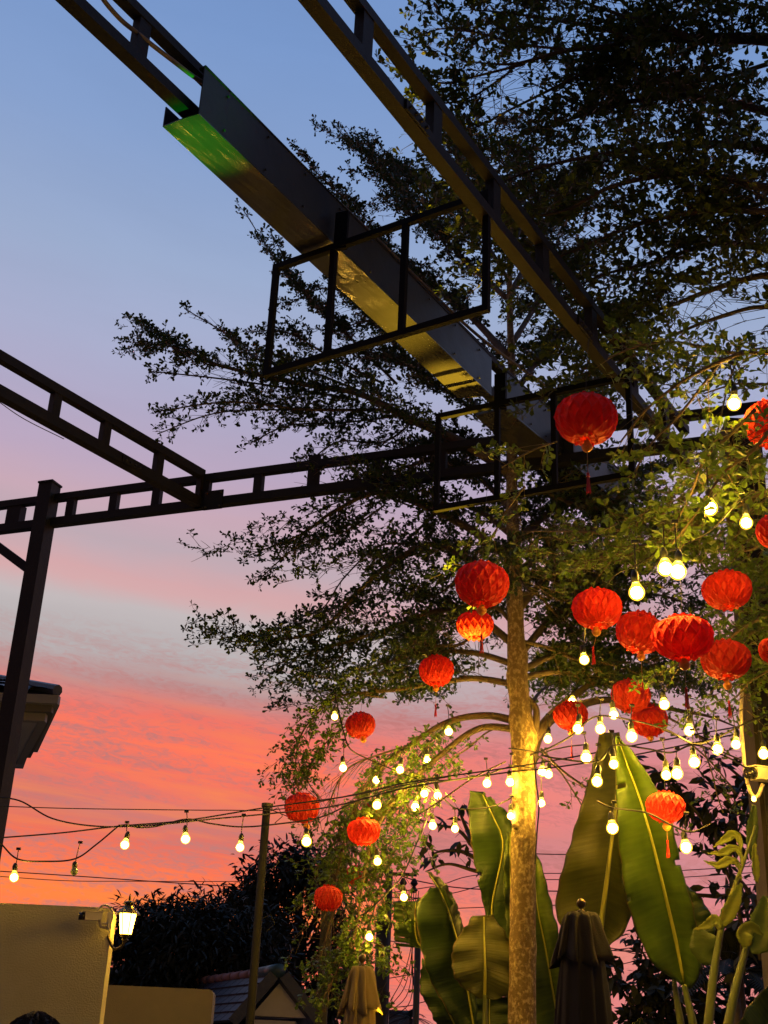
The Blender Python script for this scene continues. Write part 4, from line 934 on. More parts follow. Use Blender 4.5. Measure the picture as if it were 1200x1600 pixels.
# broad leaved shrubs behind the banana plants on the right
def leafy(px_list, y, ls, dens, label, base, Lmax=.7, nl=3, wid=1.5, node=.13, m=M_leafC):
    b = P(base, 1500, y); t = thing('tree', (b[0], y, 0), label, 'tree'); L_ = Leaves()
    for pts_ in px_list:
        poly = PL(pts_, y+random.uniform(-.5, .5)); limb(t, poly, .03, .008, M_dbark)
        spray(L_, smoothpts(poly, 4), t0=.08, dens=dens, Lmax=Lmax, ls=ls, nl=nl, node=node, lift=.0, flat=.45, droop=.1, tw=.14, up=-.7)
    L_.build('crown', m, t, tpl_lance(), wid); L_.build_twigs('twigs', M_dbark, t)
    q = P(px_list[0][0][0], px_list[0][0][1], y); MB().tube([(b[0], y, 0), ((b[0]+q[0])/2, y, q[2]*.6), q], [.12, .09, .04], 8).build('trunk', M_dbark, t, True)
    return t
leafy([[(1150, 1560), (1160, 1480), (1150, 1400), (1120, 1330), (1090, 1270), (1040, 1220)], [(1160, 1480), (1190, 1400), (1195, 1320), (1180, 1260), (1160, 1210)],
       [(1150, 1400), (1110, 1400), (1070, 1390), (1040, 1340)], [(1160, 1440), (1120, 1450), (1090, 1460), (1060, 1440)], [(1130, 1350), (1150, 1290), (1130, 1240), (1090, 1215)],
       [(1180, 1330), (1150, 1300), (1110, 1290), (1070, 1250), (1020, 1200)], [(1190, 1420), (1160, 1380), (1140, 1350), (1170, 1250)], [(1100, 1300), (1060, 1250), (1010, 1225), (985, 1200)],
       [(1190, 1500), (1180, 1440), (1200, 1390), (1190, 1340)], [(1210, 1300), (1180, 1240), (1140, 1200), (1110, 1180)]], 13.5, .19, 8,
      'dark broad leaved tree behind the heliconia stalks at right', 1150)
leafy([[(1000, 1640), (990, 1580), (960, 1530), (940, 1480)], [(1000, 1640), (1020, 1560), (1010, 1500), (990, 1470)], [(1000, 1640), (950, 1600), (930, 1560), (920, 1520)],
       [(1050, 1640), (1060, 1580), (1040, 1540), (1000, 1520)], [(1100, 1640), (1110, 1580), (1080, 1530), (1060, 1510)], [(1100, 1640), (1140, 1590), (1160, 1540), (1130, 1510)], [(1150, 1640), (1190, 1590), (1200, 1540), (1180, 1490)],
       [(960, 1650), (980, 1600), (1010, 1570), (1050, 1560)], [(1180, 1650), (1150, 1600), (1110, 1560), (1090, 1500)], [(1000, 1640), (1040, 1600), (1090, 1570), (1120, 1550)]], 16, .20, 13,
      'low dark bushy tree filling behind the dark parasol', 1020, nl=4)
leafy([[(800, 1380), (760, 1350), (720, 1300), (690, 1290), (650, 1280)], [(760, 1350), (720, 1330), (690, 1330), (675, 1335)], [(780, 1370), (740, 1360), (700, 1350), (665, 1362)], [(740, 1320), (725, 1285), (715, 1262)]], 14, .16, 6,
      'thin dark leaved branch end showing left of the big banana leaf', 800, Lmax=.4, nl=3)
# feathery palm tufts low on the right
def palm(px, py, y, L_, label, nf=26):
    c = P(px, py, y); t = thing('palm_tree', (c[0], y, 0), label, 'palm tree')
    MB().tube([(c[0], y, 0), (c[0], y, c[2]*.5), (c[0], y, c[2])], [.14, .11, .08], 8).build('trunk', M_dbark, t, True)
    for k in range(nf):
        th = 2*math.pi*k/nf+random.uniform(-.1, .1); e0 = random.uniform(.1, 1.3); m_ = MB(); pts = []
        d = np.array([math.cos(th)*math.cos(e0), math.sin(th)*math.cos(e0), math.sin(e0)])
        for s in np.linspace(0, 1, 7): pts.append(c+d*L_*s-Z*L_*.55*s*s)
        m_.tube(pts, np.linspace(.015, .004, 7), 4)
        for j in range(26):
            s = .12+.88*j/26; q = c+d*L_*s-Z*L_*.55*s*s; tg = unit(d-Z*1.1*s)
            for sg in (-1, 1):
                sd = unit(np.cross(tg, Z))*sg; w = tg*.018; e = q+(sd*.75+tg*.6-Z*.15)*L_*.28*(1-.6*s)
                m_.add([q-w, q+w, e], [(0, 1, 2)])
        m_.build('frond', M_leafC, t)
    return t
palm(1150, 1520, 15, 1.1, 'blurred dark palm low behind the right heliconia stalk')
palm(642, 1592, 60, 1.3, 'tiny distant palm beside the slim blue grey pole', 14)

# ------------------------------------------------------------------ banana and heliconia plants
def bleaf(parent, midr, left, right, d0, d1, m=M_ban, fold=.10, tears=(), rib=.010, mid_r=.012, seed=0, mm=None):
    n = 56; r_ = np.random.default_rng(seed+11)
    sm = lambda a: resample(smoothpts(np.array([(x, y, 0) for x, y in a], float), 8), n)[:, :2]
    C_, L_, R_ = sm(midr), sm(left), sm(right); K = 9; m_ = MB(); V = []; UV = []
    dist = np.linspace(d0, d1, n)+.05*np.sin(np.linspace(0, 5, n)+seed)
    for i in range(n):
        for k in range(-K, K+1):
            u = abs(k)/K; e = (L_ if k < 0 else R_)[i]; q = C_[i]*(1-u)+e*u
            dd = dist[i]-fold*(u**.8)+fold*.6*u*u+.022*u*math.sin(i*.42+seed+(2 if k > 0 else 0))+rib*.35*math.sin(i*2.6+u*2)*u**.3
            pt = P(q[0]+.9*u*u*math.sin(i*1.1+seed), q[1]+1.6*u*u*math.sin(i*.8+2*seed), dd)
            V.append(pt); UV.append((i/(n-1)-.12*u*(1-i/(n-1))*0, .5+.5*k/K))
    W_ = 2*K+1; F = []
    for i in range(n-1):
        for k in range(2*K):
            u = abs(k+.5-K)/K
            if any(abs(i/(n-1)-ts) < tw*(u-t0)*1.2 and u > t0 and ((k < K) == (sd_ < 0)) for ts, tw, t0, sd_ in tears): continue
            a = i*W_+k; F.append((a, a+1, a+W_+1, a+W_))
    V = np.array(V); fwd = np.array([0, .004, 0]); nv = len(V)
    me = bpy.data.meshes.new('leaf'); me.from_pydata((V-OFF[parent.name]).tolist(), [], F); me.materials.append(m)
    uvl = me.uv_layers.new(name='UVMap'); UV = np.array(UV, np.float32)
    li = np.empty(len(me.loops), np.int32); me.loops.foreach_get('vertex_index', li); uvl.data.foreach_set('uv', UV[li].ravel())
    me.shade_smooth(); o = link('leaf', me, parent)
    so = o.modifiers.new('thick', 'SOLIDIFY'); so.thickness = .002
    pts = np.array([P(C_[i][0], C_[i][1], dist[i]-.008) for i in range(0, n, 3)])
    MB().tube(pts, np.linspace(mid_r, .003, len(pts)), 8).build('midrib', mm or M_ribm, o, True)
    return o
def stalk(parent, pts, d, r0, r1, m=None, name='stalk'):
    p3 = PL(pts, d) if np.isscalar(d) else PL(pts, *d); p3 = list(p3)
    g0 = p3[0]+(p3[0]-p3[1])/max(1e-6, abs(p3[0][2]-p3[1][2]))*0+0; low_ = p3[0]*[1, 1, 0]
    sp_ = smoothpts(p3, 6); sp_ = np.vstack([np.linspace(low_, sp_[0], 7)[:-1], sp_]) if p3[0][2] > .4 else sp_; return MB().tube(sp_, np.linspace(r0, r1, len(sp_)), 12).build(name, m or M_stalk, parent, True)
b = P(1070, 1600, 8.8); bp = thing('banana_plant', (b[0], 8.8, 0), 'banana plant with the two largest upright leaves right of the parasol', 'banana plant', 'banana plants')
bleaf(bp, [(1069, 1538), (1056, 1470), (1040, 1400), (1018, 1310), (997, 1240), (978, 1190), (965, 1150)],
      [(1066, 1540), (1020, 1505), (985, 1430), (968, 1330), (963, 1260), (962, 1200), (962, 1150)],
      [(1078, 1545), (1094, 1520), (1088, 1440), (1066, 1360), (1048, 1280), (1010, 1205), (970, 1152)], 8.8, 8.2, M_banF, .14, tears=((.22, .008, .55, 1), (.47, .006, .45, 1), (.63, .009, .5, 1), (.38, .006, .6, -1), (.8, .008, .4, -1)), seed=1, mid_r=.017)
stalk(bp, [(1083, 1600), (1076, 1570), (1069, 1538)], 8.8, .034, .018)
stalk(bp, [(1064, 1600), (1058, 1565), (1053, 1530)], 8.95, .03, .016)
bleaf(bp, [(936, 1470), (945, 1400), (955, 1320), (963, 1250), (962, 1190), (955, 1145)],
      [(915, 1480), (872, 1440), (872, 1385), (893, 1310), (922, 1210), (938, 1145)],
      [(948, 1484), (984, 1440), (985, 1370), (988, 1300), (985, 1210), (968, 1145)], 9.2, 9.0, M_banY, -.16, tears=((.12, .008, .3, -1), (.33, .007, .5, 1), (.52, .007, .55, -1)), seed=2, mid_r=.022)
stalk(bp, [(925, 1600), (930, 1530), (936, 1470)], 9.2, .04, .022)
bleaf(bp, [(1085, 1490), (1080, 1450), (1072, 1410), (1065, 1380)], [(1070, 1492), (1060, 1460), (1058, 1420), (1062, 1380)], [(1108, 1488), (1118, 1450), (1100, 1410), (1070, 1380)], 9.4, 9.3, M_banD, .1, seed=3, mid_r=.008)
bleaf(bp, [(1000, 1400), (985, 1370), (980, 1330), (978, 1290)], [(985, 1420), (972, 1380), (970, 1330), (974, 1290)], [(1010, 1420), (1000, 1370), (990, 1330), (982, 1290)], 9.1, 9.1, M_banD, .05, seed=4, mid_r=.008)
bleaf(bp, [(1000, 1700), (1000, 1650), (998, 1615), (1000, 1592)], [(985, 1700), (980, 1650), (982, 1610), (998, 1591)], [(1020, 1700), (1022, 1650), (1016, 1612), (1002, 1591)], 7.4, 7.4, M_ban, .04, seed=5, mid_r=.008)
b = P(760, 1600, 10.60); bm = thing('banana_plant', (b[0], 10.60, 0), 'banana plant with tall dark leaf directly behind the lit trunk', 'banana plant', 'banana plants')
bleaf(bm, [(802, 1505), (780, 1470), (768, 1420), (786, 1322), (770, 1275), (752, 1237)],
      [(798, 1508), (768, 1460), (752, 1400), (738, 1330), (732, 1270), (734, 1236)],
      [(806, 1505), (812, 1460), (815, 1400), (808, 1330), (795, 1275), (760, 1238)], 10.60, 10.40, M_banD, .08, tears=((.52, .02, .45, -1), (.97, .03, .2, 1), (.9, .02, .5, 1)), seed=6, mid_r=.010)
bleaf(bm, [(806, 1480), (800, 1420), (797, 1360), (797, 1300)], [(796, 1480), (789, 1420), (787, 1350), (793, 1300)], [(818, 1480), (820, 1420), (815, 1350), (802, 1300)], 10.30, 10.30, M_ban, .05, seed=7, mid_r=.008)
bleaf(bm, [(880, 1640), (866, 1560), (852, 1480), (840, 1420), (834, 1350), (832, 1330)],
      [(850, 1650), (815, 1600), (815, 1500), (820, 1430), (825, 1370), (830, 1328)],
      [(905, 1640), (890, 1560), (878, 1480), (864, 1420), (846, 1350), (836, 1328)], 10.70, 10.50, M_ban, .12, seed=8, mid_r=.010)
bleaf(bm, [(757, 1560), (758, 1520), (757, 1480), (756, 1430)], [(750, 1562), (712, 1530), (708, 1480), (738, 1432)], [(765, 1562), (798, 1550), (800, 1480), (770, 1430)], 10.10, 10.10, M_banY, .05, seed=9, mid_r=.014)
stalk(bm, [(758, 1600), (758, 1580), (758, 1555)], 10.10, .022, .016)
bleaf(bm, [(770, 1640), (765, 1600), (765, 1560)], [(740, 1640), (738, 1600), (742, 1556)], [(805, 1640), (805, 1600), (798, 1556)], 10.90, 10.90, M_banD, .05, seed=10, mid_r=.006)
b = P(700, 1600, 10.40); bl = thing('banana_plant', (b[0], 10.40, 0), 'banana plant with torn leaf and narrow arching leaves near the slim blue grey pole', 'banana plant', 'banana plants')
bleaf(bl, [(742, 1615), (735, 1570), (722, 1500), (710, 1450), (698, 1415), (686, 1386)],
      [(735, 1620), (700, 1580), (668, 1520), (652, 1450), (650, 1415), (672, 1388)],
      [(745, 1612), (745, 1560), (735, 1500), (722, 1440), (705, 1405), (688, 1386)], 10.40, 10.20, M_banD, .08, seed=12, mid_r=.010)
bleaf(bl, [(715, 1470), (700, 1420), (684, 1385), (667, 1361)], [(708, 1450), (694, 1410), (678, 1380), (666, 1361)], [(724, 1452), (712, 1408), (692, 1376), (668, 1361)], 10.15, 10.20, M_banB, .04, seed=13, mid_r=.006)
bleaf(bl, [(662, 1482), (652, 1470), (648, 1440), (650, 1408)], [(618, 1478), (616, 1462), (614, 1435), (616, 1408)], [(668, 1482), (664, 1460), (660, 1435), (656, 1400)], 10.60, 10.60, M_banD, .05, tears=((.55, .03, .4, -1), (.08, .04, .3, -1), (.22, .02, .5, -1)), seed=14, mid_r=.006)
bleaf(bl, [(730, 1640), (700, 1580), (680, 1540), (664, 1500)], [(700, 1640), (672, 1580), (656, 1545), (660, 1498)], [(745, 1640), (715, 1580), (695, 1535), (668, 1500)], 10.60, 10.50, M_banD, .06, seed=15, mid_r=.008)
stalk(bl, [(742, 1640), (742, 1612)], 10.40, .03, .016)
b = P(1160, 1600, 7.0); bx = thing('banana_plant', (b[0]+.1, 7.0, 0), 'banana plant showing one bright leaf edge in the bottom right corner', 'banana plant', 'banana plants')
bleaf(bx, [(1150, 1720), (1170, 1660), (1195, 1610), (1230, 1560)], [(1120, 1700), (1152, 1605), (1175, 1565), (1215, 1525)], [(1200, 1720), (1230, 1680), (1250, 1640), (1245, 1570)], 7.0, 6.8, M_ban, .05, seed=16, mid_r=.012)
# heliconia-like stalks with curled leaves
b = P(1112, 1600, 8.2); hl = thing('heliconia_plant', (b[0], 8.2, 0), 'tall green stalk with curled yellow green leaves beside the big banana leaf', 'tropical plant', 'stalky tropical plants')
stalk(hl, [(1107, 1600), (1113, 1540), (1120, 1490), (1130, 1440), (1148, 1385), (1163, 1345), (1180, 1290)], 8.2, .034, .008)
def strip(parent, pts, w, d, m, nm='leaf', seed=0):
    c = resample(smoothpts(PL(pts, d), 6), 22); n = len(c); V = []; F = []
    tg = unit(np.gradient(c, axis=0)); sd = unit(np.cross(tg, np.array([0, 1.0, 0])+np.array([.3, 0, .2])*math.sin(seed)))
    for i in range(n):
        ww = np.interp(i/(n-1), [0, .25, .6, 1], [w[0], w[1], w[2], w[3]])
        for k in (-1, -.4, .4, 1): V.append(c[i]+sd[i]*ww*k*.5+np.array([0, -1.0, 0])*.25*ww*(k*k)+sd[i]*.003*math.sin(i*1.9+seed))
    for i in range(n-1):
        for k in range(3): F.append((i*4+k, i*4+k+1, i*4+k+5, i*4+k+4))
    o = MB().add(V, F).build(nm, m, parent, True); so = o.modifiers.new('thick', 'SOLIDIFY'); so.thickness = .0025; return o
strip(hl, [(1157, 1340), (1156, 1315), (1146, 1304), (1132, 1312), (1114, 1324)], (.01, .03, .065, .004), 8.1, M_curl, seed=1)
strip(hl, [(1160, 1358), (1157, 1336), (1146, 1325), (1126, 1333), (1104, 1333)], (.01, .025, .06, .004), 8.1, M_curl, seed=2)
strip(hl, [(1158, 1376), (1153, 1352), (1140, 1344), (1122, 1352), (1099, 1345)], (.01, .03, .065, .004), 8.1, M_curl, seed=3)
strip(hl, [(1126, 1445), (1138, 1425), (1150, 1400), (1158, 1380)], (.05, .10, .09, .02), 8.12, M_curl, seed=4)
strip(hl, [(1126, 1452), (1116, 1438), (1104, 1446), (1083, 1453)], (.04, .08, .05, .003), 8.1, M_curl, seed=5)
strip(hl, [(1175, 1345), (1173, 1320), (1175, 1290), (1178, 1258)], (.02, .07, .08, .03), 8.3, M_fold, seed=6)
strip(hl, [(1122, 1500), (1105, 1490), (1095, 1470), (1088, 1450)], (.03, .16, .20, .04), 8.4, M_fold, seed=7)
b = P(1142, 1600, 8.0); h2 = thing('heliconia_plant', (b[0], 8.0, 0), 'shorter leaning green stalk topped by a drooping leaf at the right edge', 'tropical plant', 'stalky tropical plants')
stalk(h2, [(1138, 1600), (1148, 1550), (1158, 1510), (1168, 1475)], 8.0, .034, .020)
strip(h2, [(1166, 1480), (1162, 1458), (1176, 1450), (1192, 1462)], (.05, .10, .08, .01), 7.95, M_curl, seed=8)
strip(h2, [(1170, 1485), (1185, 1470), (1192, 1440), (1196, 1400)], (.06, .18, .18, .04), 8.1, M_fold, seed=9)
strip(h2, [(1182, 1380), (1180, 1350), (1178, 1330), (1180, 1318)], (.02, .05, .05, .02), 8.1, M_curl, seed=10)

# ------------------------------------------------------------------ overhead wires
def wire(pts, y, r, label, name='overhead_wire', cat='wire', group='thin overhead wires', y1=None):
    n = len(pts); p3 = PL(pts, y, y1) if y1 else PL(pts, y)
    o = MB().tube(smoothpts(p3, 8), r, 5).build(name, M_cord, None, loc=p3[n//2].tolist())
    tag(o, label, cat, group); return o
wire([(-40, 1312), (90, 1302), (185, 1291), (290, 1282), (415, 1262), (550, 1243), (640, 1222), (800, 1199), (900, 1182), (1000, 1163), (1230, 1122)], 9.6, .006, 'straight black wire rising from the left post across the trunk to the right column', group=None)
wire([(-20, 1245), (30, 1251), (82, 1279), (150, 1291), (230, 1290), (330, 1280), (415, 1272), (520, 1260), (640, 1230), (800, 1206), (860, 1200), (1000, 1178), (1230, 1130)], 9.4, .006, 'sagging black cable curling from the left post past the slim pole', group=None)
wire([(-20, 1259), (100, 1263), (230, 1265), (350, 1266), (440, 1264), (560, 1240), (700, 1214)], 9.8, .004, 'thin almost level wire just above the left string of bulbs', group=None)
wire([(415, 1262), (450, 1276), (480, 1290)], 10, .004, 'short wire falling from the slim pole top behind the lantern', group=None)
wire([(-20, 1360), (120, 1369), (250, 1378), (370, 1386), (520, 1398), (700, 1405)], 30, .012, 'far power line passing just over the ochre wall', group=None)
wire([(-20, 1368), (100, 1376), (200, 1377), (375, 1377), (520, 1372)], 30, .009, 'faint lower power line over the ochre wall', group=None)
wire([(620, 1315), (695, 1331), (760, 1330), (900, 1335), (1200, 1325)], 30, .012, 'dark power line sloping behind the big banana leaf', group=None)
wire([(610, 1362), (660, 1378), (760, 1390), (1000, 1392), (1210, 1380)], 26, .012, 'power line leaving the cross arm of the thin utility pole', group=None)
PLB = ['upper of two distant lines meeting the olive banana leaf', 'lower of two distant lines meeting the olive banana leaf', 'distant line passing under the round finial of the dark parasol', 'distant line falling to the right behind the parasol shoulder', 'nearly level distant line in the gap between the two biggest leaves', 'distant line rising from the thick pole toward the gap between leaves', 'lowest distant line rising beside the slim blue grey pole', 'distant line dropping right from the gap toward the heliconia stalk']
for k, (a, b_, c_) in enumerate((((610, 1395), (760, 1366), (1200, 1352)), ((610, 1410), (800, 1376), (1200, 1362)), ((560, 1434), (700, 1420), (1200, 1392)), ((600, 1440), (900, 1475), (1200, 1500)), ((600, 1470), (900, 1482), (1200, 1488)), ((600, 1530), (700, 1505), (1010, 1478)), ((600, 1575), (680, 1562), (1000, 1500)), ((860, 1470), (940, 1478), (1200, 1530)))):
    wire([a, ((a[0]+b_[0])/2, (a[1]+b_[1])/2+3), b_, ((b_[0]+c_[0])/2, (b_[1]+c_[1])/2+5), c_], 32, .011, PLB[k], group='distant power lines behind the banana leaves')

def cable(pts, y, label, y1=None, r=.006):
    o = wire(pts, y, r, label, 'string_light_cable', 'cable', None, y1); return o
cable([(185, 1290), (200, 1289), (215, 1293), (245, 1291), (292, 1280), (330, 1287), (377, 1292), (430, 1288), (500, 1277), (550, 1255), (600, 1236), (660, 1222), (740, 1215), (820, 1190)], 9.2, 'festoon cable holding the three lit bulbs left of the slim pole', 10.0)
cable([(-20, 1305), (0, 1317), (27, 1342), (70, 1346), (117, 1342), (150, 1320), (187, 1289)], 9.0, 'drooping festoon cable with one lit and one unlit bulb at far left')
cable([(523, 1082), (530, 1115), (537, 1143), (547, 1170), (575, 1186), (620, 1205), (660, 1222), (690, 1246), (712, 1263), (733, 1264), (770, 1260), (805, 1242), (826, 1215), (846, 1180), (880, 1168), (920, 1163)], 10.0, 'festoon cable looping from the left twigs down past the banana leaf tip')
cable([(676, 1254), (665, 1285), (650, 1320), (628, 1369), (600, 1400), (570, 1428)], 10.0, 'festoon cable slanting down to the bulb over the torn leaf')
cable([(828, 1180), (860, 1168), (892, 1150), (930, 1120), (985, 1125), (1040, 1140), (1085, 1162), (1125, 1150), (1165, 1130), (1215, 1110)], 7.7, 'festoon cable under the cluster of small right lanterns')
cable([(846, 1180), (870, 1185), (933, 1190), (959, 1165), (1010, 1170), (1048, 1176), (1085, 1164), (1130, 1180), (1175, 1205)], 7.5, 'festoon cable crossing in front of the olive banana leaf')
cable([(834, 1180), (838, 1225), (842, 1260), (839, 1300), (836, 1350)], 9.6, 'cable hanging straight down beside the lit trunk')
cable([(933, 1252), (957, 1262), (1010, 1270), (1050, 1290), (1080, 1300), (1110, 1288)], 7.5, 'festoon cable dipping below the low right lantern')
cable([(1230, 540), (1155, 560), (1120, 680), (1108, 740), (1060, 830), (1000, 880), (960, 900), (920, 960), (913, 1000)], 5.9, 'festoon cable descending from the top right bulb through the leaves', 7.6, .005)
cable([(1230, 760), (1165, 775), (1110, 830), (1060, 855), (1045, 862)], 6.0, 'festoon cable between the two bulbs at right and the pair above the bright lantern', 6.2, .005)

# ------------------------------------------------------------------ bulbs
def bulb_meshes(mglass, r=.030):
    g_ = MB(); prof = [(.001, -r*1.05)]+[(r*math.sin(a), -r*math.cos(a)) for a in np.linspace(.25, 2.35, 10)]+[(.0165, r*1.25)]
    g_.lathe(prof, 18); s_ = MB().lathe([(.015, r*1.2), (.0185, r*1.3), (.0185, r*2.2), (.014, r*2.6), (.007, r*2.9)], 14)
    return (g_.mesh('bulb_glass', mglass if mglass is M_dead else M_frost, smooth=True), None if mglass is M_dead else MB().lathe([(.0005, -r*.74)]+[(r*.74*math.sin(a), -r*.74*math.cos(a)) for a in np.linspace(.25, 2.9, 9)], 14).mesh('bulb_core', mglass, smooth=True)), s_.mesh('socket', M_sock, smooth=True)
BM = bulb_meshes(M_bulb, .034); BD = bulb_meshes(M_dead, .024); BMN = bulb_meshes(M_bulbN, .039); BMO = bulb_meshes(M_bulbO, .034)
def bulb(px, py, y, label, kind=0, cord=.13, dx=0.0):
    q = P(px, py, y); t = thing('string_light_bulb', q, label, 'light bulb', 'warm bulbs of the string lights')
    (gm, cm_), sm_ = (BM, BD, BMN)[kind]; go = link('glass', gm, t); so = link('socket', sm_, t)
    if cm_: link('core', cm_, go)
    e_ = (.13*math.sin(px*1.7), .13*math.cos(px*2.9+py), 0); go.rotation_euler = e_; so.rotation_euler = e_; k_ = 1+.10*math.sin(px*3.7+py*1.3); go.scale = (k_, k_, k_)
    r = (.034, .024, .039)[kind]; MB().tube(smoothpts([q+Z*r*2.8, q+Z*(r*2.8+cord*.5)+[dx*.3, 0, 0], q+Z*(r*2.8+cord)+[dx, 0, 0]], 4), .0035, 5).build('cord', M_cord, t)
    MB().tube([q+Z*(r*2.8+cord)+[dx-.015, 0, 0], q+Z*(r*2.8+cord)+[dx+.015, 0, 0]], .010, 6).build('tee_joint', M_cord, t)
    return t
BULBS = [
 (22, 1371, 9.0, 'lit bulb at the far left of the drooping string'), (116, 1362, 9.0, 'only unlit bulb, second on the drooping left string'),
 (195, 1320, 9.2, 'lit bulb directly above the gap left of the wall lantern'), (290, 1311, 9.15, 'middle bulb of the three left of the slim pole'), (375, 1324, 9.1, 'lit bulb just left of the slim pale pole'),
 (479, 1315, 9.0, 'bulb under the leftmost big red lantern'), (523, 1120, 9.2, 'highest bulb among the left weeping twigs'), (536, 1200, 8.8, 'bulb below the small lantern in the weeping twigs'),
 (625, 1203, 8.8, 'bulb in pale leaves left of the upright twin bulbs'), (588, 1219, 9.4, 'half hidden bulb deep in the weeping twigs'), (701, 1143, 9.3, 'single bulb under the lower left limb, left of the trunk'),
 (668, 1188, 9.0, 'small bulb between the limb and the twin bulbs'), (589, 1258, 8.6, 'bulb touching the top of the leaf covered lantern'), (663, 1240, 8.8, 'left one of the twin bulbs in the leaves'),
 (684, 1243, 8.75, 'right one of the twin bulbs in the leaves'), (649, 1261, 8.8, 'bulb just below the left twin bulb'), (676, 1290, 8.8, 'bulb at the bend of the slanting cable'),
 (711, 1295, 8.8, 'bulb hanging left of the big banana leaf tip'), (761, 1224, 8.8, 'bulb just above the big banana leaf tip'), (797, 1222, 9.9, 'bulb on the left side of the lit trunk'),
 (798, 1275, 9.95, 'lower bulb partly against the left of the trunk'), (590, 1346, 8.7, 'bulb below the leaf covered lantern'), (631, 1402, 8.8, 'bulb in front of the torn banana leaf'),
 (577, 1464, 9.0, 'lowest bulb, just above the olive parasol'), (856, 1155, 9.8, 'bulb in the fork right of the trunk'), (894, 1096, 10.3, 'bulb peeking over a small red lantern'),
 (903, 1139, 9.0, 'bulb at the lower edge of the small lantern near the fork'), (938, 1139, 9.0, 'bulb between the small lantern and the leaf tip'), (959, 1117, 9.0, 'bulb below left of the dark round lantern'),
 (1038, 1101, 9.0, 'bulb right of the dark round lantern'), (987, 1151, 8.8, 'bulb under the crumpled small lantern'), (1077, 1142, 8.8, 'bulb right of the crumpled small lantern'),
 (916, 1184, 8.8, 'bulb left of the olive banana leaf tip'), (959, 1194, 8.6, 'bulb on the olive banana leaf tip'), (933, 1221, 8.6, 'bulb on the left edge of the olive banana leaf'),
 (847, 1206, 9.8, 'left one of the twin bulbs beside the trunk'), (857, 1210, 9.75, 'right one of the twin bulbs beside the trunk'), (846, 1255, 9.8, 'bulb hanging lowest right beside the trunk'),
 (957, 1294, 8.6, 'bulb hanging before the gap of the two biggest banana leaves'), (1085, 1191, 8.7, 'bulb above right of the pair by the low lantern'), (1041, 1211, 8.7, 'left one of the pair above the low right lantern'),
 (1058, 1209, 8.6, 'right one of the pair above the low right lantern'), (1121, 1171, 8.7, 'bulb left of the conduit near the right column'), (1150, 1163, 8.7, 'bulb touching the conduit near the right column'),
 (1193, 1178, 8.3, 'bulb on the face of the dark column above the camera'), (1072, 1324, 8.7, 'bulb below right of the low right lantern'), (913, 1031, 7.6, 'bulb just under the tassel of the hanging lantern'),
]
NEARB = [(1147, 631, 5.9, 'topmost large bulb beside the cropped lantern'), (1109, 794, 5.9, 'large bulb in bright leaves at right'), (1166, 817, 6.1, 'large bulb left of the lower cropped lantern'),
 (1040, 888, 5.9, 'left one of the close pair above the brightest lantern'), (1059, 893, 5.5, 'right one of the close pair above the brightest lantern'), (995, 926, 5.5, 'large bulb left above the brightest lantern')]
for i, (x, y_, d_, lb) in enumerate(BULBS): bulb(x, y_, d_+(1.2 if 500 < x < 790 and d_ < 9.5 else -1.1 if 890 < x < 1170 and 8.5 < d_ < 9.1 else 0), lb, 1 if 'unlit' in lb else 0, cord=.10+.04*math.sin(i*2.1), dx=.015*math.sin(i*1.7))
for i, (x, y_, d_, lb) in enumerate(NEARB): bulb(x, y_, d_, lb, 2, cord=.15)
for zy in (1198, 1172):
    cq = P(817, zy, TD); th = np.linspace(0, 2*math.pi*1.15, 30); pts = np.stack([cq[0]+.112*np.cos(th), cq[1]+.112*np.sin(th), cq[2]+.03*np.sin(th*.9)], 1)
    o = MB().tube(pts, .006, 6).build('tie_cable', M_cord, None, loc=cq.tolist()); tag(o, ('lower' if zy == 1198 else 'upper')+' black cable loop tied round the lit trunk', 'cable')
q = P(1178, 1248, 8.5)
o = MB().lathe([(.001, -.02), (.014, -.012), (.016, .004), (.01, .016), (.001, .02)], 12, q).build('indicator_lamp', M_lampg, None, True, loc=q.tolist()); tag(o, 'tiny white lamp under the right security camera', 'lamp')

for i, (x, y_) in enumerate(((722, 1500), (745, 1470), (770, 1505), (905, 1500), (930, 1530), (815, 1480))):
    bulb(x, y_, 13.6+.3*math.sin(i*2), ('bulb of the far string hidden behind the round banana leaf', 'bulb of the far string behind the pale leaf rib', 'bulb of the far string just left of the trunk foot', 'bulb of the far string behind the dark parasol top', 'bulb of the far string behind the dark parasol side', 'bulb of the far string right behind the trunk')[i], 0)
# unseen bulbs and cable added overhead to light the lantern fronts
def off_bulb(x, y_, z, i):
    q = np.array([x, y_, z]); t = thing('string_light_bulb', q, 'added string bulb beyond the picture, lighting the lantern fronts', 'light bulb', 'added bulbs beyond the picture')
    go = link('glass', BMO[0][0], t); link('core', BMO[0][1], go); link('socket', BMO[1], t); MB().tube([q+Z*.09, q+Z*.35], .0035, 5).build('cord', M_cord, t)
for i in range(7): off_bulb(3.0-.7*i+.1*math.sin(i*3), 1.2+.25*math.cos(i*2)-.02*i, 3.0+.12*math.sin(i*1.3), i)
wp = [(3.6, 1.2, 3.3), (1.5, 1.2, 3.25), (-1.0, 1.2, 3.3), (-2.2, 1.1, 3.4)]
o = MB().tube(smoothpts(wp), .005, 5).build('string_light_cable', M_cord, None, loc=wp[1]); tag(o, 'added festoon cable for the bulbs beyond the picture', 'cable')

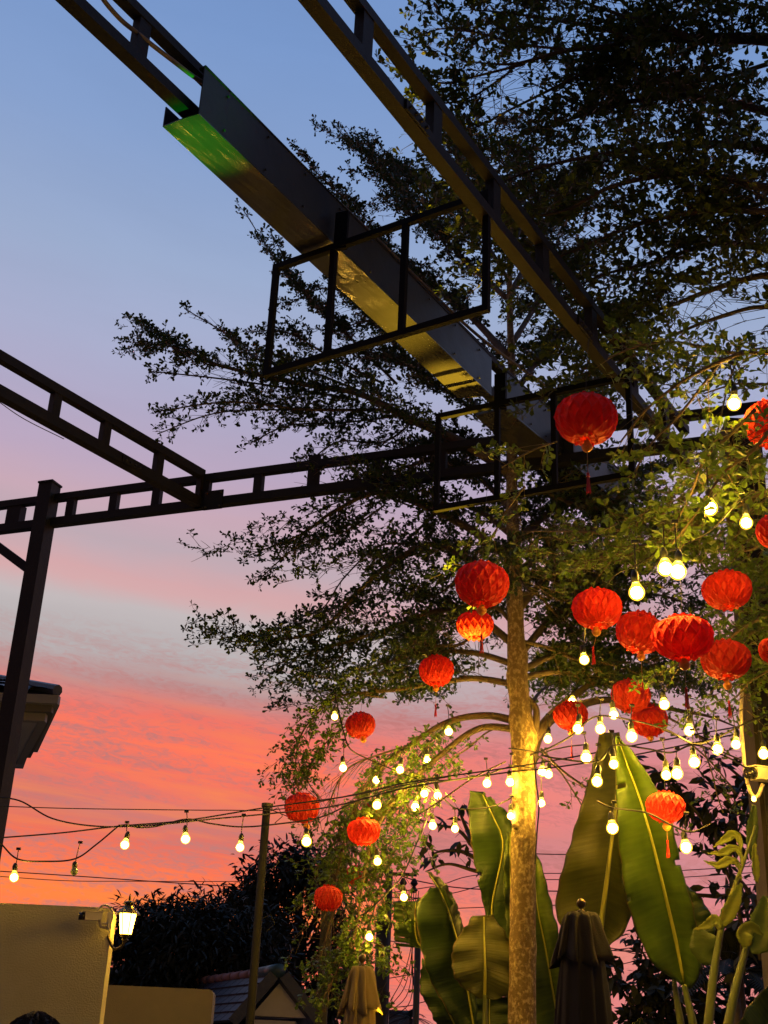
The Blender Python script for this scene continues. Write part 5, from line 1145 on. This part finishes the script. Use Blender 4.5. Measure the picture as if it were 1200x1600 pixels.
# ------------------------------------------------------------------ red honeycomb lanterns
def paper_ball(seed):
    r_ = np.random.default_rng(seed); nu, nv = 252, 108; n_, m_ = 8.0, 3.6; V = []; F = []; dist_ = r_.uniform(-1, 1, 8)
    for j in range(nv+1):
        ph = math.pi*(.04+.92*j/nv)
        for i in range(nu):
            th = 2*math.pi*i/nu; c = math.cos(ph); s = math.sin(ph)
            wob = .10*dist_[0]*math.sin(2*th+dist_[1]*3)+.08*math.sin(3*ph+th*2+dist_[2]*4)
            a = (n_*th/(2*math.pi)*2+m_*(ph/math.pi)*1.0+wob) % 1.0; b = (n_*th/(2*math.pi)*2-m_*(ph/math.pi)*1.0+wob) % 1.0
            da = min(a, 1-a); db = min(b, 1-b); e = min(da, db)           # 0 on a paper edge, .5 mid cell
            cell = min(1.0, e/.20); cell = cell*cell*(3-2*cell)*.75+.25*min(1, e/.5)
            R_ = 1-.085*cell+.012*math.sin(40*th)*(1-cell)+.015*math.sin(5*th+dist_[3]*6)*s
            # flared paper collars at both poles
            prof_r = s**.80*(1+.06*c); z = c*(.74 if c > 0 else .80)*(1-.12*abs(c)**6)
            V.append((.15*R_*prof_r*math.cos(th), .15*R_*prof_r*math.sin(th), .15*z*(.97+.03*R_)+.0025*math.sin(9*th+seed)*abs(c)**3))
    for j in range(nv):
        for i in range(nu): F.append((j*nu+i, j*nu+(i+1) % nu, (j+1)*nu+(i+1) % nu, (j+1)*nu+i))
    mb = MB().add(V, F)
    for sg, k0 in ((1, 0), (-1, nv)):    # scalloped collar
        CV = []; nn = 72
        for e, (rr_, zz) in enumerate(((.045, .100), (.058, .112), (.056, .104))):
            for i in range(nn):
                th = 2*math.pi*i/nn; w = 1+.12*abs(math.sin(4.5*th+seed))*(e > 0)
                CV.append((rr_*w*math.cos(th), rr_*w*math.sin(th), sg*(zz+.006*math.sin(9*th+seed)*(e > 0))))
        mb.add(CV, [(e*nn+i, e*nn+(i+1) % nn, (e+1)*nn+(i+1) % nn, (e+1)*nn+i) for e in range(2) for i in range(nn)])
    return mb.mesh('paper_ball', M_paper)
t_ = M_paper.node_tree; oi = t_.nodes.new('ShaderNodeObjectInfo'); hs = t_.nodes.new('ShaderNodeHueSaturation'); mr = t_.nodes.new('ShaderNodeMapRange')
mr.inputs[3].default_value = .62; mr.inputs[4].default_value = 1.15; t_.links.new(oi.outputs['Random'], mr.inputs[0]); t_.links.new(mr.outputs[0], hs.inputs['Value'])
rpn = [n for n in t_.nodes if n.bl_idname == 'ShaderNodeValToRGB'][0]; outs = [l.to_socket for l in rpn.outputs[0].links]; t_.links.new(rpn.outputs[0], hs.inputs['Color'])
for sck in outs: t_.links.new(hs.outputs[0], sck)
PB = [paper_ball(s) for s in (1, 2, 3, 4)]
om = MB().lathe([(.004, .028), (.012, .024), (.022, .012), (.026, 0), (.022, -.012), (.012, -.022), (.004, -.026)], 16, fn=lambda th, u: 1+.06*math.cos(8*th)).mesh('ornament', M_gold, smooth=True)
ob = MB().lathe([(.008, .032), (.014, .03), (.014, .024)], 12).mesh('ornament_rim', M_gold)
def tassel_mesh():
    m_ = MB().lathe([(.003, .012), (.007, .006), (.006, -.004), (.008, -.01)], 10)
    for k in range(16):
        th = k*2.4; r = .008*math.sqrt(k/16); m_.tube([(r*.5*math.cos(th), r*.5*math.sin(th), -.005), (r*math.cos(th), r*math.sin(th), -.05), (r*1.6*math.cos(th), r*1.6*math.sin(th), -.085-.01*math.sin(k))], .0016, 4)
    return m_.mesh('tassel', M_tassel)
tm = tassel_mesh()
def lantern(px, py, wpx, label, i, ycap=9.9, tas=.12, orn=.035, squash=1.0, tilt=0.0, hang=.5, lean=(0, 0)):
    w0_ = wpx; y = .30*FPX/wpx; d = ray(px, py); y = y*d[1]/math.sqrt(d[0]**2+d[1]**2+d[2]**2); sc_ = min(1.0, ycap/y); y *= sc_; q = P(px, py, y)
    t = thing('paper_lantern', q, label, 'paper lantern', 'red honeycomb paper lanterns')
    o = link('paper_ball', PB[i % 4], t); o.scale = (sc_*.97, sc_*.97, squash*sc_*.97); o.rotation_euler = (tilt*.6+.07*math.sin(i*2.3), tilt+.08*math.cos(i*3.1), i*1.1)
    zb = -.108*squash*sc_
    if orn is not None:
        z0 = zb-orn; a = link('ornament', om, t); a.location = (lean[0]*.3, 0, z0); a2 = link('ornament_rim', ob, a)
        MB().tube([q+[0, 0, zb+.01], q+[lean[0]*.3, 0, z0+.02]], .0018, 5).build('string', M_string, t)
        if tas:
            MB().tube([q+[lean[0]*.3, 0, z0-.02], q+[lean[0], 0, z0-.02-tas]], .0018, 5).build('string', M_string, t)
            c = link('tassel', tm, t); c.location = (lean[0], 0, z0-.02-tas)
    MB().tube([q+[0, 0, .11*squash], q+[.01, 0, .11*squash+hang*.5], q+[.03, .03, .11*squash+hang]], .0011, 4).build('hanging_thread', M_cord, t)
    return t
LAN = [
 (916, 655, 100, 'large lantern with hanging tassel in front of the end of the channel', dict(tas=.12, squash=1.02, hang=.35)),
 (1204, 662, 82, 'lantern cut by the right edge beside the topmost bulb', dict(squash=1.15)),
 (1212, 830, 60, 'lantern sliver at the right edge beside the second large bulb', dict(squash=1.15, ycap=5.2)),
 (753, 913, 88, 'large dark red lantern with tassel directly left of the trunk', dict(tas=.12, squash=1.05)),
 (742, 977, 60, 'smaller lantern half hidden behind the tassel of the large one by the trunk', dict(orn=None)),
 (933, 951, 80, 'lantern right of the trunk with a bulb below its tassel', dict(tas=.08, squash=1.0, lean=(-.03, 0))),
 (1000, 988, 76, 'dark lantern tucked behind the brightest one', dict(tas=.15, squash=1.1, tilt=.2)),
 (1067, 996, 96, 'brightest and frontmost lantern in the right cluster', dict(tas=.10, squash=.94)),
 (1136, 922, 77, 'dark lantern high before the column at right', dict(squash=.98, orn=None)),
 (1134, 1031, 77, 'lantern with glowing gold bead right of the brightest one', dict(squash=.98, orn=.05, tas=.08)),
 (1213, 1016, 54, 'thin lantern sliver at the right edge level with the brightest lantern', dict(orn=None, ycap=5.6)),
 (682, 1048, 56, 'solitary lantern between trunk and left foliage tips', dict(squash=1.12, tas=.12)),
 (985, 1087, 62, 'dark lantern overlapping the crumpled one', dict(squash=1.05, orn=None)),
 (1015, 1126, 58, 'crumpled tilted lantern with torn lower side', dict(squash=1.1, tilt=-.35, orn=.02, tas=0)),
 (892, 1118, 55, 'small lantern in front of the right fork limb', dict(squash=1.05, tas=.10)),
 (563, 1133, 48, 'small lantern in the upper weeping twigs', dict(squash=1.1, tilt=.2, orn=.02, tas=0, lean=(.1, 0))),
 (472, 1262, 55, 'leftmost lantern hanging on the wires beside the slim pole', dict(squash=1.1, tilt=.15, tas=0, lean=(.15, 0))),
 (568, 1299, 52, 'bright lantern half covered by lit leaves', dict(squash=1.05, orn=None)),
 (586, 1268, 38, 'lantern almost hidden behind the leaf covered one', dict(orn=None, ycap=50)),
 (513, 1403, 44, 'lowest left lantern above the square concrete pole', dict(squash=1.15, orn=None)),
 (556, 1368, 38, 'lantern buried in leaves above the lowest left one', dict(orn=None, ycap=50)),
 (1040, 1261, 60, 'low lantern with gold bead and tassel before the banana leaf', dict(ycap=7.7, squash=1.0, tas=.07, orn=.03)),
]
for i, (x, y_, w_, lb, kw) in enumerate(LAN): lantern(x, y_, w_, lb, i, **kw)

# green floodlight on the ground that washes the near end of the channel
gt = (chA[1]*.82+chA[2]*.18+chA[3]*.82*0); gt = PZ(318, 222, HC)
fl = thing('flood_light', (gt[0]+.2, gt[1]-.3, .25), 'green floodlight aimed up at the near end of the channel', 'floodlight')
MB().box((gt[0]+.2, gt[1]-.3, .12), (.25, 0, 0), (0, .2, 0), Z*.2).build('housing', M_black, fl)
for (gx, gy, pw, sz) in ((590, 500, 9000, 11), (715, 605, 19000, 8)):  # unseen amber lamps added to turn the channel underside gold
    g2 = PZ(gx, gy, HC); f2 = thing('flood_light', (g2[0]+.3, g2[1]+1.2, .25), 'added unseen amber floodlight aimed up at the %s of the channel' % ('middle' if gx < 600 else 'gold glowing end'), 'floodlight')
    MB().box((g2[0]+.3, g2[1]+1.2, .12), (.25, 0, 0), (0, .2, 0), Z*.2).build('housing', M_black, f2)
    l2 = bpy.data.lights.new('added_amber_spot', 'SPOT'); l2.energy = pw; l2.color = (1, .58, .03); l2.spot_size = R(sz); l2.spot_blend = 1; l2.shadow_soft_size = .04
    o2 = bpy.data.objects.new('added_amber_spot', l2); COL.objects.link(o2); sr = np.array([g2[0]+.3, g2[1]+1.2, .3]); o2.location = sr; o2.rotation_euler = Vector(g2-sr).to_track_quat('-Z', 'Y').to_euler()
sd_ = bpy.data.lights.new('green_spot', 'SPOT'); sd_.energy = 3800; sd_.color = (.02, 1, .03); sd_.spot_size = R(6.5); sd_.spot_blend = 1; sd_.shadow_soft_size = .03
so_ = bpy.data.objects.new('green_spot', sd_); COL.objects.link(so_); src = np.array([gt[0]+.2, gt[1]-.3, .3]); so_.location = src
so_.rotation_euler = Vector(gt-src).to_track_quat('-Z', 'Y').to_euler()
print('leaves', LV.count(), LD.count(), NV.count(), NL.count(), 'objects', len(COL.objects))
